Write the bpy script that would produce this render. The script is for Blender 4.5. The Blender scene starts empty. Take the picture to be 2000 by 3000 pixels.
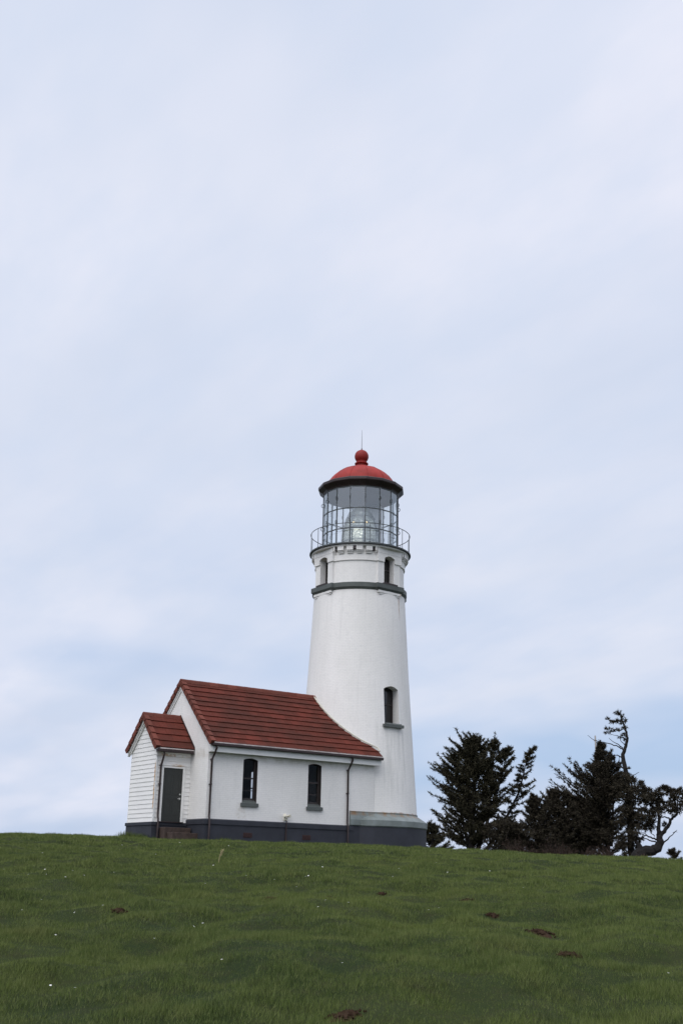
import bpy, bmesh, math, random
import numpy as np
from mathutils import Vector, Matrix

# ------------------------------------------------------------------ camera, sky, sun, exposure
scene = bpy.context.scene
COL = scene.collection
R = math.radians
CAM = np.array([-29.57, -40.54, -1.12])
YAW, PITCH, ROLL, FPX = 0.9584, 0.3081, 0.0209, 3322.9      # focal length in pixels of a 3000 pixel high frame
_F = np.array([math.cos(YAW)*math.cos(PITCH), math.sin(YAW)*math.cos(PITCH), math.sin(PITCH)])
_R0 = np.array([math.sin(YAW), -math.cos(YAW), 0.0])
_U0 = np.cross(_R0, _F)
_R = math.cos(ROLL)*_R0 + math.sin(ROLL)*_U0
_U = math.cos(ROLL)*_U0 - math.sin(ROLL)*_R0

cd = bpy.data.cameras.new("camera")
cam = bpy.data.objects.new("camera", cd)
COL.objects.link(cam)
cd.sensor_fit = 'VERTICAL'
cd.sensor_height = 36.0
cd.lens = 36.0*FPX/3000.0
cd.clip_start = 0.1
cd.clip_end = 60000.0
M = Matrix.Identity(4)
for i in range(3):
    M[i][0], M[i][1], M[i][2], M[i][3] = _R[i], _U[i], -_F[i], CAM[i]
cam.matrix_world = M
scene.camera = cam

SUN_AZ, SUN_EL = R(-152), R(52)          # azimuth counted from +X towards +Y
world = bpy.data.worlds.new("World")
scene.world = world
world.use_nodes = True
wt = world.node_tree
wt.nodes.clear()
def wn(t, **kw):
    n = wt.nodes.new(t)
    for k, v in kw.items(): setattr(n, k, v)
    return n
def wl(a, b): wt.links.new(a, b)
def wmath(op, a, b=None, clamp=False):
    n = wn('ShaderNodeMath', operation=op, use_clamp=clamp)
    for i, v in enumerate((a, b)):
        if v is None: continue
        if isinstance(v, (int, float)): n.inputs[i].default_value = v
        else: wl(v, n.inputs[i])
    return n.outputs[0]
def wramp(fac, stops):
    n = wn('ShaderNodeValToRGB')
    el = n.color_ramp.elements
    while len(el) < len(stops): el.new(0.5)
    for e, (p, c) in zip(el, stops):
        e.position = p
        e.color = (c, c, c, 1) if isinstance(c, (int, float)) else (*c, 1)
    wl(fac, n.inputs[0])
    return n.outputs[0]
def wmix(f, a, b):
    n = wn('ShaderNodeMix', data_type='RGBA')
    for s, v in ((n.inputs[0], f), (n.inputs[6], a), (n.inputs[7], b)):
        if isinstance(v, tuple): s.default_value = (*v, 1)
        elif isinstance(v, (int, float)): s.default_value = v
        else: wl(v, s)
    return n.outputs[2]
sky = wn('ShaderNodeTexSky', sky_type='NISHITA', sun_disc=False, sun_elevation=SUN_EL,
         sun_rotation=math.pi/2 - SUN_AZ, altitude=60, air_density=1.0, dust_density=2.0, ozone_density=1.0)
tc = wn('ShaderNodeTexCoord')
sx = wn('ShaderNodeSeparateXYZ'); wl(tc.outputs['Generated'], sx.inputs[0])
dz = wmath('MAXIMUM', sx.outputs[2], 0.0)
den = wmath('ADD', dz, 0.22)
cx = wmath('DIVIDE', sx.outputs[0], den); cy = wmath('DIVIDE', sx.outputs[1], den)
cv = wn('ShaderNodeCombineXYZ'); wl(cx, cv.inputs[0]); wl(cy, cv.inputs[1])
mp = wn('ShaderNodeMapping'); wl(cv.outputs[0], mp.inputs[0])
mp.inputs['Rotation'].default_value = (0, 0, R(-20)); mp.inputs['Scale'].default_value = (1.5, 0.75, 1)
def wnoise(vec, scale, detail=3, rough=0.5, loc=None):
    n = wn('ShaderNodeTexNoise'); n.inputs['Scale'].default_value = scale
    n.inputs['Detail'].default_value = detail; n.inputs['Roughness'].default_value = rough
    if loc:
        m2 = wn('ShaderNodeMapping'); m2.inputs['Location'].default_value = loc; wl(vec, m2.inputs[0]); vec = m2.outputs[0]
    wl(vec, n.inputs['Vector'])
    return n.outputs['Fac']
n1 = wnoise(mp.outputs[0], 1.25, 4, 0.5)
n2 = wnoise(mp.outputs[0], 0.55, 2, 0.4, (3.1, 7.7, 0))
SKYK = 0.1
def skc(c): return tuple(v/SKYK for v in c)
def s2l(r, g, b):
    f = lambda v: (v/255/12.92 if v <= 10 else ((v/255+0.055)/1.055)**2.4)
    return (f(r), f(g), f(b))
cloud = wmix(wramp(n1, [(0.37, 0.0), (0.63, 1.0)]), skc(s2l(194, 205, 226)), skc(s2l(224, 226, 239)))
cloud = wmix(wramp(n2, [(0.40, 0.0), (0.66, 0.55)]), cloud, skc(s2l(213, 219, 233)))
# brighter cloud high overhead, above and behind the camera
n4 = wnoise(mp.outputs[0], 4.5, 4, 0.55, (1.7, 0.2, 0))
cloud = wmix(wramp(n4, [(0.40, 0.0), (0.62, 0.34)]), cloud, skc(s2l(195, 208, 230)))
up = wramp(dz, [(0.0, 1.0), (0.68, 1.0), (1.0, 1.0)])
gain = wmath('ADD', 1.0, wmath('MULTIPLY', wramp(dz, [(0.70, 0.0), (0.95, 1.0)]), 0.55))
# the veiled sun brightens the cloud round it, behind the camera
dt = wn('ShaderNodeVectorMath', operation='DOT_PRODUCT'); wl(tc.outputs['Generated'], dt.inputs[0])
dt.inputs[1].default_value = (math.cos(SUN_AZ)*math.cos(SUN_EL), math.sin(SUN_AZ)*math.cos(SUN_EL), math.sin(SUN_EL))
gain2 = wmath('ADD', gain, wmath('MULTIPLY', wmath('POWER', wmath('MAXIMUM', dt.outputs['Value'], 0.0), 3.0), 0.7))
vm = wn('ShaderNodeVectorMath', operation='SCALE'); wl(cloud, vm.inputs[0]); wl(gain2, vm.inputs['Scale'])
cloud = vm.outputs[0]
# open blue gaps low over the sea
mp3 = wn('ShaderNodeMapping'); wl(tc.outputs['Generated'], mp3.inputs[0]); mp3.inputs['Scale'].default_value = (1, 1, 3.2)
n3 = wnoise(mp3.outputs[0], 3.4, 3, 0.5, (0.35, 0.1, 0.55))
low = wramp(dz, [(0.0, 0.25), (0.035, 0.9), (0.09, 1.0), (0.2, 0.35), (0.34, 0.0)])
gap = wmath('MULTIPLY', wramp(n3, [(0.40, 0.0), (0.62, 1.0)]), low)
bl = wmix(0.72, sky.outputs[0], skc(s2l(158, 188, 229)))
skyc = wmix(wmath('MULTIPLY', gap, 0.8), cloud, bl)
bg = wn('ShaderNodeBackground'); bg.inputs[1].default_value = SKYK
wl(skyc, bg.inputs[0])
wo = wn('ShaderNodeOutputWorld'); wl(bg.outputs[0], wo.inputs[0])

ld = bpy.data.lights.new("sun", 'SUN')
ld.energy = 1.5; ld.angle = R(55); ld.color = (1.0, 0.955, 0.89)
sun = bpy.data.objects.new("sun", ld); COL.objects.link(sun)
sd = Vector((math.cos(SUN_AZ)*math.cos(SUN_EL), math.sin(SUN_AZ)*math.cos(SUN_EL), math.sin(SUN_EL)))
sun.rotation_euler = (-sd).to_track_quat('-Z', 'Y').to_euler()
sun.location = (0, 0, 40)
scene.view_settings.view_transform = 'Standard'
scene.view_settings.look = 'None'
scene.view_settings.exposure = 0.15
scene.view_settings.gamma = 1.0
scene.render.engine = 'CYCLES'
scene.cycles.max_bounces = 8
scene.cycles.transparent_max_bounces = 24

# ------------------------------------------------------------------ helpers
rng = np.random.default_rng(7)
random.seed(7)

def new_mat(name, base=(0.5, 0.5, 0.5), rough=0.7, metallic=0.0, spec=0.4):
    m = bpy.data.materials.new(name); m.use_nodes = True
    b = m.node_tree.nodes['Principled BSDF']
    b.inputs['Base Color'].default_value = (*base, 1)
    b.inputs['Roughness'].default_value = rough
    b.inputs['Metallic'].default_value = metallic
    b.inputs['Specular IOR Level'].default_value = spec
    return m, m.node_tree, b

class NT:
    """small wrapper to wire shader nodes"""
    def __init__(s, nt): s.nt = nt
    def n(s, t, **kw):
        x = s.nt.nodes.new(t)
        for k, v in kw.items(): setattr(x, k, v)
        return x
    def put(s, sock, v):
        if isinstance(v, bpy.types.NodeSocket): s.nt.links.new(v, sock)
        elif isinstance(v, tuple) and len(v) == 3 and sock.type == 'RGBA': sock.default_value = (*v, 1)
        else: sock.default_value = v
    def math(s, op, a, b=0.0, c=None, clamp=False):
        x = s.n('ShaderNodeMath', operation=op, use_clamp=clamp)
        s.put(x.inputs[0], a); s.put(x.inputs[1], b)
        if c is not None: s.put(x.inputs[2], c)
        return x.outputs[0]
    def mix(s, f, a, b, blend='MIX'):
        x = s.n('ShaderNodeMix', data_type='RGBA', blend_type=blend)
        s.put(x.inputs[0], f); s.put(x.inputs[6], a); s.put(x.inputs[7], b)
        return x.outputs[2]
    def noise(s, vec, scale, detail=3, rough=0.55):
        x = s.n('ShaderNodeTexNoise'); s.put(x.inputs['Scale'], scale)
        s.put(x.inputs['Detail'], detail); s.put(x.inputs['Roughness'], rough)
        if vec is not None: s.put(x.inputs['Vector'], vec)
        return x.outputs['Fac']
    def ramp(s, f, stops):
        x = s.n('ShaderNodeValToRGB'); el = x.color_ramp.elements
        while len(el) < len(stops): el.new(0.5)
        for e, (p, c) in zip(el, stops):
            e.position = p; e.color = (c, c, c, 1) if isinstance(c, (int, float)) else (*c, 1)
        s.put(x.inputs[0], f); return x.outputs[0]
    def pos(s): return s.n('ShaderNodeNewGeometry').outputs['Position']
    def sep(s, v):
        x = s.n('ShaderNodeSeparateXYZ'); s.put(x.inputs[0], v); return x.outputs
    def comb(s, x_, y_, z_):
        x = s.n('ShaderNodeCombineXYZ')
        for i, v in enumerate((x_, y_, z_)): s.put(x.inputs[i], v)
        return x.outputs[0]
    def vscale(s, v, sc):
        x = s.n('ShaderNodeMapping'); s.put(x.inputs[0], v); x.inputs['Scale'].default_value = sc; return x.outputs[0]
    def bump(s, h, strength, dist):
        x = s.n('ShaderNodeBump'); x.inputs['Strength'].default_value = strength
        x.inputs['Distance'].default_value = dist; s.put(x.inputs['Height'], h); return x.outputs[0]
    def attr(s, name):
        x = s.n('ShaderNodeAttribute', attribute_name=name); return x
    def box(s, v, lo, hi, soft):
        """1 between lo and hi, falling off over soft"""
        a = s.n('ShaderNodeMapRange', interpolation_type='SMOOTHSTEP'); s.put(a.inputs[0], v)
        a.inputs[1].default_value = lo-soft; a.inputs[2].default_value = lo
        b = s.n('ShaderNodeMapRange', interpolation_type='SMOOTHSTEP'); s.put(b.inputs[0], v)
        b.inputs[1].default_value = hi; b.inputs[2].default_value = hi+soft
        b.inputs[3].default_value = 1; b.inputs[4].default_value = 0
        return s.math('MULTIPLY', a.outputs[0], b.outputs[0])

def simple(name, base, rough=0.7, metallic=0.0, var=0.18, scale=3.0, bump=0.0, bscale=40.0, spec=0.4):
    m, nt, b = new_mat(name, base, rough, metallic, spec)
    t = NT(nt)
    p = t.pos()
    f = t.noise(p, scale, 5, 0.6)
    dark = tuple(c*(1-var) for c in base); lite = tuple(min(1, c*(1+var)) for c in base)
    t.put(b.inputs['Base Color'], t.mix(t.ramp(f, [(0.3, 0.0), (0.7, 1.0)]), dark, lite))
    if bump: t.put(b.inputs['Normal'], t.bump(t.noise(p, bscale, 3), bump, 0.01))
    return m

def brick_paint(name, polar):
    m, nt, b = new_mat(name, (0.7, 0.7, 0.69), 0.55, 0, 0.35)
    t = NT(nt); p = t.pos(); x, y, z = t.sep(p)
    if polar: u = t.math('MULTIPLY', t.math('ARCTAN2', y, t.math('MULTIPLY', x, 1.0)), 2.3)
    else: u = t.math('ADD', x, y)
    uv = t.comb(u, z, 0.0)
    br = t.n('ShaderNodeTexBrick'); t.put(br.inputs['Vector'], uv)
    br.inputs['Scale'].default_value = 1.0; br.inputs['Brick Width'].default_value = 0.21
    br.inputs['Row Height'].default_value = 0.07; br.inputs['Mortar Size'].default_value = 0.006
    br.inputs['Mortar Smooth'].default_value = 0.6
    br.inputs['Color1'].default_value = (1, 1, 1, 1); br.inputs['Color2'].default_value = (0.94, 0.94, 0.94, 1)
    br.inputs['Mortar'].default_value = (0.76, 0.76, 0.76, 1)
    big = t.noise(t.vscale(p, (1, 1, 0.45)), 0.7, 4, 0.6)
    fine = t.noise(p, 9.0, 4, 0.65)
    col = t.mix(t.ramp(big, [(0.35, 0.0), (0.68, 1.0)]), (0.755, 0.735, 0.70), (0.83, 0.805, 0.775))
    col = t.mix(t.ramp(fine, [(0.52, 0.0), (0.78, 0.35)]), col, (0.56, 0.56, 0.55))
    col = t.mix(0.5, col, br.outputs['Color'], 'MULTIPLY')
    # vertical grey weather streaks
    st = t.noise(t.comb(t.math('MULTIPLY', u, 5.0), t.math('MULTIPLY', z, 0.35), 0.0), 1.0, 4, 0.6)
    col = t.mix(t.ramp(st, [(0.56, 0.0), (0.82, 0.30)]), col, (0.5, 0.49, 0.46))
    if polar:
        # rust run below the corner of the window bay, and rust along the top of the skirt
        ang = t.math('ARCTAN2', y, x)
        a = t.math('MULTIPLY', t.box(ang, R(-69.5), R(-68.3), R(1.0)), t.box(z, 9.9, 10.62, 0.5))
        a = t.math('MULTIPLY', a, t.ramp(t.noise(t.vscale(p, (14, 14, 2)), 1.0, 3), [(0.35, 0.2), (0.6, 1.0)]))
        c2 = t.math('MULTIPLY', t.box(z, 1.2, 1.27, 0.06), t.ramp(t.noise(t.vscale(p, (3, 3, 0.5)), 1.0, 3), [(0.45, 0.0), (0.65, 1.0)]))
        col = t.mix(t.math('MAXIMUM', t.math('MULTIPLY', a, 0.6), t.math('MULTIPLY', c2, 0.85)), col, (0.33, 0.15, 0.045))
        # grey run below the lower window sill
        g = t.math('MULTIPLY', t.box(ang, R(-99), R(-72), R(2)), t.box(z, 2.6, 4.75, 1.2))
        g = t.math('MULTIPLY', g, t.ramp(t.noise(t.comb(t.math('MULTIPLY', u, 7.0), t.math('MULTIPLY', z, 0.5), 3.0), 1.0, 3), [(0.4, 0.0), (0.65, 0.35)]))
        col = t.mix(g, col, (0.45, 0.45, 0.42))
    else:
        g = t.math('MULTIPLY', t.box(x, -7.26, -7.0, 0.15), t.box(z, 0.8, 1.22, 0.15))
        g2 = t.math('MULTIPLY', t.box(z, 3.02, 3.15, 0.22), t.ramp(t.noise(p, 2.5, 3), [(0.4, 0.0), (0.65, 0.7)]))
        g = t.math('MAXIMUM', t.math('MULTIPLY', g, t.ramp(t.noise(p, 8, 3), [(0.4, 0.0), (0.65, 0.6)])), g2)
        col = t.mix(t.math('MULTIPLY', g, 0.55), col, (0.4, 0.34, 0.25))
    t.put(b.inputs['Base Color'], col)
    h = t.math('ADD', t.math('MULTIPLY', br.outputs['Fac'], -0.8), t.math('MULTIPLY', fine, 0.8))
    t.put(b.inputs['Normal'], t.bump(h, 0.4, 0.007))
    return m

def tile_mat(name, c0, c1, c2):
    m, nt, b = new_mat(name, c0, 0.8, 0, 0.15)
    t = NT(nt); p = t.pos()
    a = t.attr('tint').outputs['Fac']
    col = t.mix(a, c0, c1)
    f = t.noise(t.vscale(p, (0.5, 1, 1)), 1.2, 4, 0.6)
    col = t.mix(t.ramp(f, [(0.42, 0.0), (0.66, 0.9)]), col, c2)
    f2 = t.noise(p, 26, 4, 0.7)
    col = t.mix(t.ramp(f2, [(0.35, 0.55), (0.6, 0.0)]), col, tuple(v*0.6 for v in c0))
    t.put(b.inputs['Base Color'], col)
    t.put(b.inputs['Normal'], t.bump(t.noise(p, 30, 3), 0.3, 0.006))
    return m

def glass_mat(name, tint, refl):
    m = bpy.data.materials.new(name); m.use_nodes = True; nt = m.node_tree; nt.nodes.clear(); t = NT(nt)
    tr = t.n('ShaderNodeBsdfTransparent'); tr.inputs[0].default_value = (*tint, 1)
    gl = t.n('ShaderNodeBsdfGlossy'); gl.inputs['Roughness'].default_value = 0.02; gl.inputs[0].default_value = (0.9, 0.95, 0.97, 1)
    fr = t.n('ShaderNodeFresnel'); bf = t.n('ShaderNodeNewGeometry').outputs['Backfacing']; t.put(fr.inputs[0], t.math('SUBTRACT', 1.5, t.math('MULTIPLY', bf, 1.5-1/1.5)))
    f = t.math('ADD', t.math('MULTIPLY', fr.outputs[0], 1.1), refl, clamp=True)
    mx = t.n('ShaderNodeMixShader'); t.put(mx.inputs[0], f); t.put(mx.inputs[1], tr.outputs[0]); t.put(mx.inputs[2], gl.outputs[0])
    o = t.n('ShaderNodeOutputMaterial'); t.put(o.inputs[0], mx.outputs[0])
    return m

MAT = dict(
    tower_white=brick_paint('painted_brick_tower', True),
    house_white=brick_paint('painted_brick_house', False),
    trim_white=simple('white_trim', (0.70, 0.70, 0.68), 0.5, var=0.06, scale=2, bump=0.1),
    siding=None,
    slate_blue=simple('slate_blue_paint', (0.027, 0.029, 0.038), 0.65, var=0.22, scale=1.6, bump=0.35, bscale=18),
    grey_green=simple('grey_green_paint', (0.082, 0.092, 0.086), 0.55, var=0.2, scale=1.5, bump=0.25),
    skirt_grey=None,
    brown=simple('dark_brown_metal', (0.032, 0.020, 0.019), 0.45, var=0.25, scale=2),
    sash=simple('brown_sash_paint', (0.035, 0.028, 0.026), 0.5, var=0.15),
    door=simple('dark_green_door_paint', (0.026, 0.028, 0.025), 0.5, var=0.1, scale=1.5),
    steel=simple('bright_steel', (0.6, 0.6, 0.58), 0.3, 0.9, var=0.1),
    iron=simple('grey_iron_paint', (0.055, 0.062, 0.064), 0.5, var=0.2),
    drip=simple('pale_drip_edge', (0.46, 0.41, 0.39), 0.5, var=0.3, scale=3),
    red=simple('red_dome_paint', (0.27, 0.022, 0.016), 0.6, var=0.26, scale=1.3, bump=0.05, spec=0.25),
    red_dark=simple('red_finial_paint', (0.23, 0.019, 0.015), 0.6, var=0.12, scale=4, spec=0.25),
    tile=tile_mat('red_roof_tile', (0.100, 0.024, 0.015), (0.150, 0.034, 0.022), (0.062, 0.022, 0.015)),
    rake=tile_mat('weathered_rake_tile', (0.130, 0.036, 0.024), (0.195, 0.060, 0.042), (0.125, 0.046, 0.034)),
    ceiling=simple('lantern_ceiling_paint', (0.75, 0.78, 0.77), 0.6, var=0.12, scale=2),
    curtain=simple('white_curtain_cloth', (0.75, 0.73, 0.72), 0.9, var=0.12, scale=4),
    house_inside=simple('dark_room_plaster', (0.07, 0.05, 0.045), 0.9),
    interior=simple('interior_plaster', (0.20, 0.16, 0.145), 0.8),
    glass=glass_mat('window_glass', (0.80, 0.79, 0.78), -0.035),
    lantern_glass=glass_mat('lantern_glass', (0.95, 0.975, 0.98), 0.16),
    step=simple('brown_step_brick', (0.056, 0.037, 0.029), 0.8, var=0.35, scale=6, bump=0.5),
    vent=simple('rusty_vent_grille', (0.045, 0.022, 0.02), 0.8, var=0.3, scale=12),
    cream=simple('cream_plastic', (0.58, 0.55, 0.45), 0.5, var=0.12, scale=8),
    bark=simple('dark_bark', (0.012, 0.010, 0.009), 0.9, var=0.35, scale=5, bump=0.6, bscale=20),
    pole=simple('weathered_pole', (0.40, 0.37, 0.35), 0.7, var=0.15),
    soil=simple('bare_soil', (0.035, 0.0215, 0.014), 1.0, var=0.5, scale=14, bump=0.8, bscale=50, spec=0.05),
    petal=simple('white_petal', (0.82, 0.82, 0.80), 0.7, var=0.05),
    pollen=simple('yellow_flower_centre', (0.55, 0.36, 0.03), 0.8),
    stem_green=simple('flower_stem', (0.06, 0.10, 0.03), 0.8),
    straw=simple('dry_straw', (0.30, 0.25, 0.13), 0.8, var=0.25, scale=9),
)
def _siding():
    m, nt, b = new_mat('white_clapboard_paint', (0.74, 0.74, 0.72), 0.5, 0, 0.4)
    t = NT(nt); p = t.pos(); x, y, z = t.sep(p)
    f = t.noise(t.vscale(p, (1, 1, 4)), 2.2, 4, 0.6)
    col = t.mix(t.ramp(f, [(0.35, 0.0), (0.7, 1.0)]), (0.745, 0.73, 0.70), (0.81, 0.79, 0.76))
    # rust runs down the corner, heaviest between 1.0 and 2.6 m
    c = t.math('MULTIPLY', t.math('MULTIPLY', t.box(y, -1.16, -1.035, 0.02), t.box(x, -10.3, -10.09, 0.01)), t.box(z, 1.15, 2.55, 0.25))
    c = t.math('MULTIPLY', c, t.ramp(t.noise(t.vscale(p, (5, 5, 2.2)), 1.5, 4, 0.7), [(0.30, 0.0), (0.48, 1.0)]))
    d = t.math('MULTIPLY', t.math('MULTIPLY', t.box(z, 2.96, 3.03, 0.03), t.box(y, -1.3, -1.13, 0.005)), t.ramp(t.noise(p, 3.0, 3), [(0.45, 0.0), (0.62, 0.9)]))
    e = t.math('MULTIPLY', t.math('MULTIPLY', t.box(z, 2.6, 2.66, 0.03), t.box(x, -9.4, -8.95, 0.1)), t.ramp(t.noise(p, 5.0, 3), [(0.38, 0.0), (0.6, 0.9)]))
    r_ = t.math('MAXIMUM', t.math('MAXIMUM', c, d), e)
    col = t.mix(t.math('MULTIPLY', r_, 0.85), col, (0.42, 0.22, 0.06))
    t.put(b.inputs['Base Color'], col)
    t.put(b.inputs['Normal'], t.bump(f, 0.1, 0.01))
    return m
MAT['siding'] = _siding()
def _skirt():
    m, nt, b = new_mat('weathered_skirt_lead', (0.2, 0.23, 0.22), 0.5, 0, 0.45)
    t = NT(nt); p = t.pos(); x, y, z = t.sep(p)
    f = t.noise(p, 1.6, 4, 0.6)
    col = t.mix(t.ramp(f, [(0.35, 0.0), (0.7, 1.0)]), (0.135, 0.155, 0.145), (0.22, 0.25, 0.245))
    ru = t.math('MULTIPLY', t.box(z, 1.16, 1.30, 0.10), t.ramp(t.noise(t.vscale(p, (2.2, 2.2, 0.6)), 1.3, 4, 0.65), [(0.42, 0.0), (0.62, 1.0)]))
    col = t.mix(t.math('MULTIPLY', ru, 0.8), col, (0.20, 0.10, 0.03))
    t.put(b.inputs['Base Color'], col)
    t.put(b.inputs['Normal'], t.bump(f, 0.15, 0.02))
    return m
MAT['skirt_grey'] = _skirt()

def foliage_mat(name, a, b_, tr=0.15):
    m, nt, b = new_mat(name, a, 0.85, 0, 0.15)
    t = NT(nt)
    at = t.attr('tint').outputs['Fac']
    t.put(b.inputs['Base Color'], t.mix(at, a, b_))
    return m
MAT['needles'] = foliage_mat('dark_spruce_needles', (0.018, 0.016, 0.011), (0.066, 0.060, 0.034))
MAT['needles2'] = foliage_mat('dark_brown_needles', (0.020, 0.016, 0.013), (0.062, 0.053, 0.034))
MAT['brush'] = foliage_mat('brown_brush', (0.019, 0.014, 0.0115), (0.052, 0.034, 0.025))
def _grass():
    m, nt, b = new_mat('grass_blades', (0.05, 0.08, 0.02), 0.75, 0, 0.2)
    t = NT(nt); p = t.pos()
    at = t.attr('tint').outputs['Fac']
    big = t.noise(t.vscale(p, (1, 1, 0)), 0.32, 4, 0.6)
    mid = t.noise(t.vscale(p, (1, 1, 0)), 2.3, 5, 0.68)
    c = t.mix(t.ramp(big, [(0.35, 0.0), (0.66, 1.0)]), (0.044, 0.074, 0.012), (0.084, 0.115, 0.020))
    c = t.mix(t.ramp(mid, [(0.42, 0.0), (0.68, 0.85)]), c, (0.108, 0.130, 0.034))
    div = t.noise(t.vscale(p, (1, 1, 0)), 4.2, 4, 0.6)
    c = t.mix(t.ramp(div, [(0.30, 0.9), (0.39, 0.0)]), c, (0.016, 0.019, 0.008))  # small shaded divots painted into the blade colour as dark spots
    dry = t.noise(t.vscale(p, (1, 1, 0)), 0.9, 5, 0.7)
    c = t.mix(t.ramp(dry, [(0.56, 0.0), (0.76, 0.42)]), c, (0.12, 0.100, 0.040))
    c = t.mix(t.ramp(mid, [(0.30, 0.95), (0.45, 0.0)]), c, (0.018, 0.028, 0.007))  # shadows between hummocks painted into the colour as darker green
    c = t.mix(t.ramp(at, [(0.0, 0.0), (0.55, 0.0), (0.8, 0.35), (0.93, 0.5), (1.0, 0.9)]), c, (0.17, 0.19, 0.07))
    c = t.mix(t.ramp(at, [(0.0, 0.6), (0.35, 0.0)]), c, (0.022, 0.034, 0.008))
    t.put(b.inputs['Base Color'], c)
    return m
MAT['grass'] = _grass()
def _ground():
    m, nt, b = new_mat('turf', (0.03, 0.045, 0.012), 0.95, 0, 0.1)
    t = NT(nt); p = t.pos()
    big = t.noise(t.vscale(p, (1, 1, 0)), 0.32, 4, 0.6)
    mid = t.noise(p, 4.0, 5, 0.7)
    c = t.mix(t.ramp(big, [(0.35, 0.0), (0.66, 1.0)]), (0.016, 0.026, 0.007), (0.028, 0.038, 0.010))
    c = t.mix(t.ramp(mid, [(0.45, 0.0), (0.75, 0.6)]), c, (0.034, 0.030, 0.014))
    t.put(b.inputs['Base Color'], c)
    t.put(b.inputs['Normal'], t.bump(t.noise(p, 60, 3), 0.5, 0.03))
    return m
MAT['ground'] = _ground()
MAT['water'] = simple('sea_water', (0.03, 0.06, 0.08), 0.15, var=0.1, scale=0.01, spec=0.5)

class MB:
    def __init__(s): s.v = []; s.f = []; s.t = []; s.cur = 0.5
    def add(s, vs, fs, tint=None):
        o = len(s.v); s.v.extend([(float(q[0]), float(q[1]), float(q[2])) for q in vs]); s.f.extend([tuple(i+o for i in f) for f in fs])
        s.t.extend([s.cur if tint is None else tint]*len(vs)); return s
    def box(s, x0, x1, y0, y1, z0, z1, tint=None):
        vs = [(x, y, z) for z in (z0, z1) for y in (y0, y1) for x in (x0, x1)]
        return s.add(vs, [(0, 2, 3, 1), (4, 5, 7, 6), (0, 1, 5, 4), (1, 3, 7, 5), (3, 2, 6, 7), (2, 0, 4, 6)], tint)
    def hexa(s, a, b, tint=None):
        """a, b: two matching quads, joined"""
        return s.add(list(a)+list(b), [(3, 2, 1, 0), (4, 5, 6, 7), (0, 1, 5, 4), (1, 2, 6, 5), (2, 3, 7, 6), (3, 0, 4, 7)], tint)
    def prism(s, poly, fn):
        """poly list of 2D points; fn(p, k) gives the 3D point for end k in 0, 1"""
        n = len(poly)
        vs = [fn(p, 0) for p in poly]+[fn(p, 1) for p in poly]
        fs = [tuple(range(n))[::-1], tuple(range(n, 2*n))]+[(i, (i+1) % n, n+(i+1) % n, n+i) for i in range(n)]
        return s.add(vs, fs)
    def tube(s, pts, rad, n=8, caps=True, tint=None):
        pts = [Vector(p) for p in pts]; k = len(pts)
        rads = rad if isinstance(rad, (list, tuple)) else [rad]*k
        vs = []; prev = None
        for i, p in enumerate(pts):
            d = (pts[min(i+1, k-1)]-pts[max(i-1, 0)]).normalized()
            if prev is None:
                a = Vector((0, 0, 1)) if abs(d.z) < 0.9 else Vector((1, 0, 0))
                u = d.cross(a).normalized()
            else: u = (prev-d*prev.dot(d)).normalized()
            prev = u; w = d.cross(u)
            for j in range(n):
                t = 2*math.pi*j/n
                vs.append(p+(u*math.cos(t)+w*math.sin(t))*float(rads[i]))
        fs = [(i*n+j, i*n+(j+1) % n, (i+1)*n+(j+1) % n, (i+1)*n+j) for i in range(k-1) for j in range(n)]
        if caps: fs += [tuple(range(n))[::-1], tuple((k-1)*n+j for j in range(n))]
        return s.add(vs, fs, tint)
    def lathe(s, prof, n=64, a0=0.0, closed_ends=True):
        vs = []; 
        for r, z in prof:
            for j in range(n):
                t = a0+2*math.pi*j/n; vs.append((r*math.cos(t), r*math.sin(t), z))
        k = len(prof)
        fs = [(i*n+j, i*n+(j+1) % n, (i+1)*n+(j+1) % n, (i+1)*n+j) for i in range(k-1) for j in range(n)]
        if closed_ends: fs += [tuple(range(n))[::-1], tuple((k-1)*n+j for j in range(n))]
        return s.add(vs, fs)
    def mesh(s, name, mat=None, smooth=False):
        me = bpy.data.meshes.new(name); me.from_pydata(s.v, [], s.f); me.update()
        if mat: me.materials.append(mat)
        at = me.attributes.new('tint', 'FLOAT', 'POINT'); at.data.foreach_set('value', np.array(s.t, dtype=np.float32))
        if smooth:
            me.polygons.foreach_set('use_smooth', [True]*len(me.polygons))
            try: me.set_sharp_from_angle(angle=R(smooth if smooth is not True else 35))
            except Exception: pass
        return me
    def build(s, name, mat, parent=None, smooth=False, bevel=0.0):
        bm_fix = s.mesh(name, mat, smooth)
        bm = bmesh.new(); bm.from_mesh(bm_fix); bmesh.ops.recalc_face_normals(bm, faces=bm.faces); bm.to_mesh(bm_fix); bm.free()
        if smooth:
            try: bm_fix.set_sharp_from_angle(angle=R(smooth if smooth is not True else 35))
            except Exception: pass
        o = bpy.data.objects.new(name, bm_fix); COL.objects.link(o)
        if parent: o.parent = parent
        if bevel:
            b = o.modifiers.new('bevel', 'BEVEL'); b.width = bevel; b.segments = 2; b.limit_method = 'ANGLE'
        return o

def tag(o, label=None, cat=None, group=None, kind=None):
    if label: o['label'] = label
    if cat: o['category'] = cat
    if group: o['group'] = group
    if kind: o['kind'] = kind
    return o
def empty(name, label, cat, group=None, loc=(0, 0, 0)):
    o = bpy.data.objects.new(name, None); COL.objects.link(o); o.location = loc
    o.empty_display_size = 0.3
    return tag(o, label, cat, group)

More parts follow.
